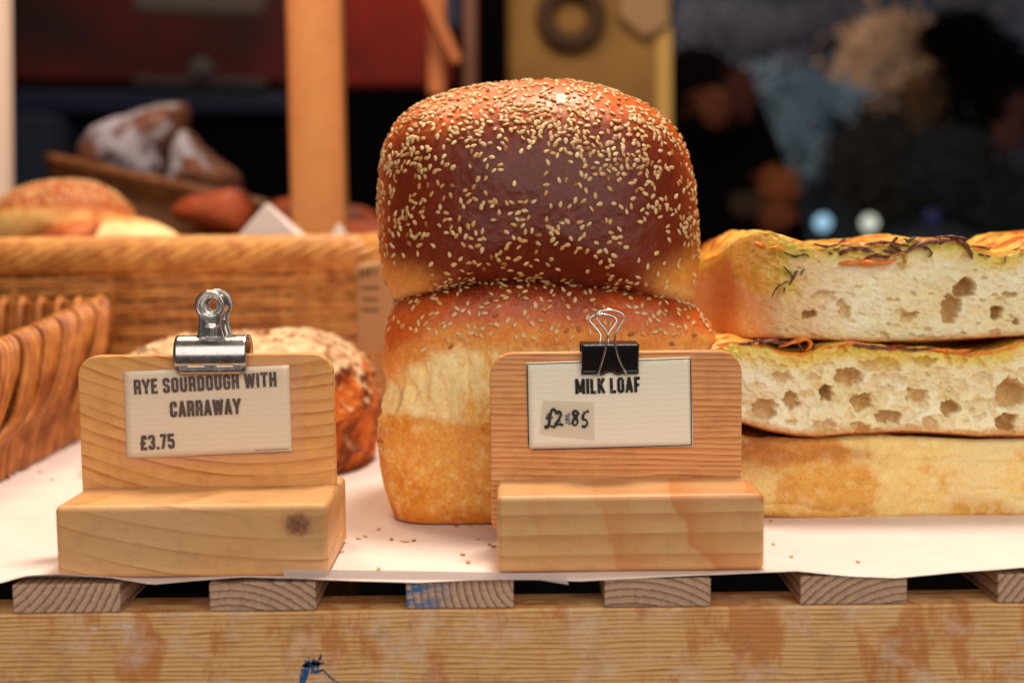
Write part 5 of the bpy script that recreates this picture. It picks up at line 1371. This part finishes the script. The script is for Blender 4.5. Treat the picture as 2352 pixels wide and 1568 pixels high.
DK = plain('dark_stand_in', (0.006, 0.004, 0.004), 1.0, Specular_IOR_Level=0.0)
bunch('dark_reflection_mass', [(2195, 85, 60, 50, 1), (2290, 230, 110, 100, 2.4), (2250, 140, 70, 60, .8)], 2.45, DK, 'black flake mass for a dark reflection along the right edge of the view', 'leaf mass', 6000, 0.022)
bunch('dark_reflection_mass', [(2000, 370, 90, 85, 1), (2060, 450, 110, 70, .8)], 2.5, plain('dark_brown_flakes', (0.024, 0.018, 0.014), 0.9), 'dark brown flake mass for a reflection below the light blue cloud', 'leaf mass', 2600, 0.022)
bunch('dark_reflection_mass', [(2180, 400, 120, 110, 1), (2300, 470, 100, 80, .6)], 2.4, plain('dark_teal_flakes', (0.012, 0.020, 0.026), 0.9), 'dark teal flake mass for a reflection behind the middle of the focaccia', 'leaf mass', 3200, 0.022)
bunch('pink_reflection_cloud', [(2320, 310, 30, 40, 1), (2340, 250, 20, 30, .4)], 2.2, plain('dull_pink_flakes', lin(84, 46, 44), 0.8), 'dull pink flake cloud for a reflection against the black flake mass', 'flake cloud', 300, 0.015, 0.03)
def ball(name, u, v, ru, rv, Y, mat, label, cat, disp=0.02, dy=0.1, sc=6):
    P = [(u+ru*math.cos(a_), v-rv*math.sin(a_)) for a_ in np.linspace(0, 2*PI, 18, endpoint=False)]
    V, F, nt, ns = pillow(oxz(P, Y), Y, dy, dy, 2.1, 2.1, 96, 60); Nn = grid_normals(V, nt, ns)
    V += Nn*(disp*fbm(V, sc, 3, u))[:, None]
    o = link(name, npmesh(name, V, F), mat); rebase(o, (V[:, 0].mean(), Y, V[:, 2].min())); tag(o, label, cat); return o
# dark panel added for a figure's silhouette, with its curved right edge
panel('dark_silhouette_panel', [(1548, 100), (1640, 108), (1700, 150), (1750, 220), (1790, 310), (1830, 420), (1862, 540), (1862, 700), (1548, 700)], 1.9, 0.12, DK, 'black silhouette panel with a curved right edge behind the loaf', 'silhouette', bev=0.03)
for u, v, ru, rv, c, lab in ((1640, 245, 38, 34, (168, 84, 44), 'dull orange flake cloud high against the black silhouette'), (1700, 215, 34, 50, (110, 34, 18), 'dark red flake cloud highest on the black silhouette'),
                          (1785, 425, 38, 36, (206, 108, 44), 'brighter orange flake cloud at the curved edge of the silhouette'), (1780, 495, 34, 30, (180, 88, 34), 'lowest orange flake cloud just above the focaccia'),
                          (1718, 470, 22, 24, (92, 62, 36), 'small brown flake cloud left of the orange ones')):
    bunch('orange_flake_cloud', [(u, v, ru, rv, 1)], 1.75, plain('dull_orange_flakes', lin(*[x*0.72 for x in c]), 0.8), lab, 'flake cloud', 700, 0.012, 0.02)  # added flake clouds for the orange glimpses around the silhouette
# glowing balls added for street light reflections that blur into discs
for u, v, c, e, lab in ((1890, 511, lin(128, 168, 188), 1.7, 'small blue white ball glowing as a reflected street light above the focaccia'), (1997, 512, lin(176, 178, 164), 1.7, 'small cream white ball glowing as a reflected street light above the focaccia'),
                     (2140, 500, lin(24, 26, 58), 1.0, 'faint violet ball for a reflected light right of the two bright ones')):
    t = NT('reflected_glow'); t.fin((0, 0, 0), 0.5); t.b.inputs['Emission Color'].default_value = (*c, 1); t.b.inputs['Emission Strength'].default_value = e
    p = at(u, v, 2.2); mb = MB()
    bm = bmesh.new(); bmesh.ops.create_icosphere(bm, subdivisions=2, radius=0.0175, matrix=Matrix.Translation(Vector(p))); me = bpy.data.meshes.new('l'); bm.to_mesh(me); bm.free()
    o = link('reflected_light_ball', me, t.m); rebase(o, p); tag(o, lab, 'lamp')
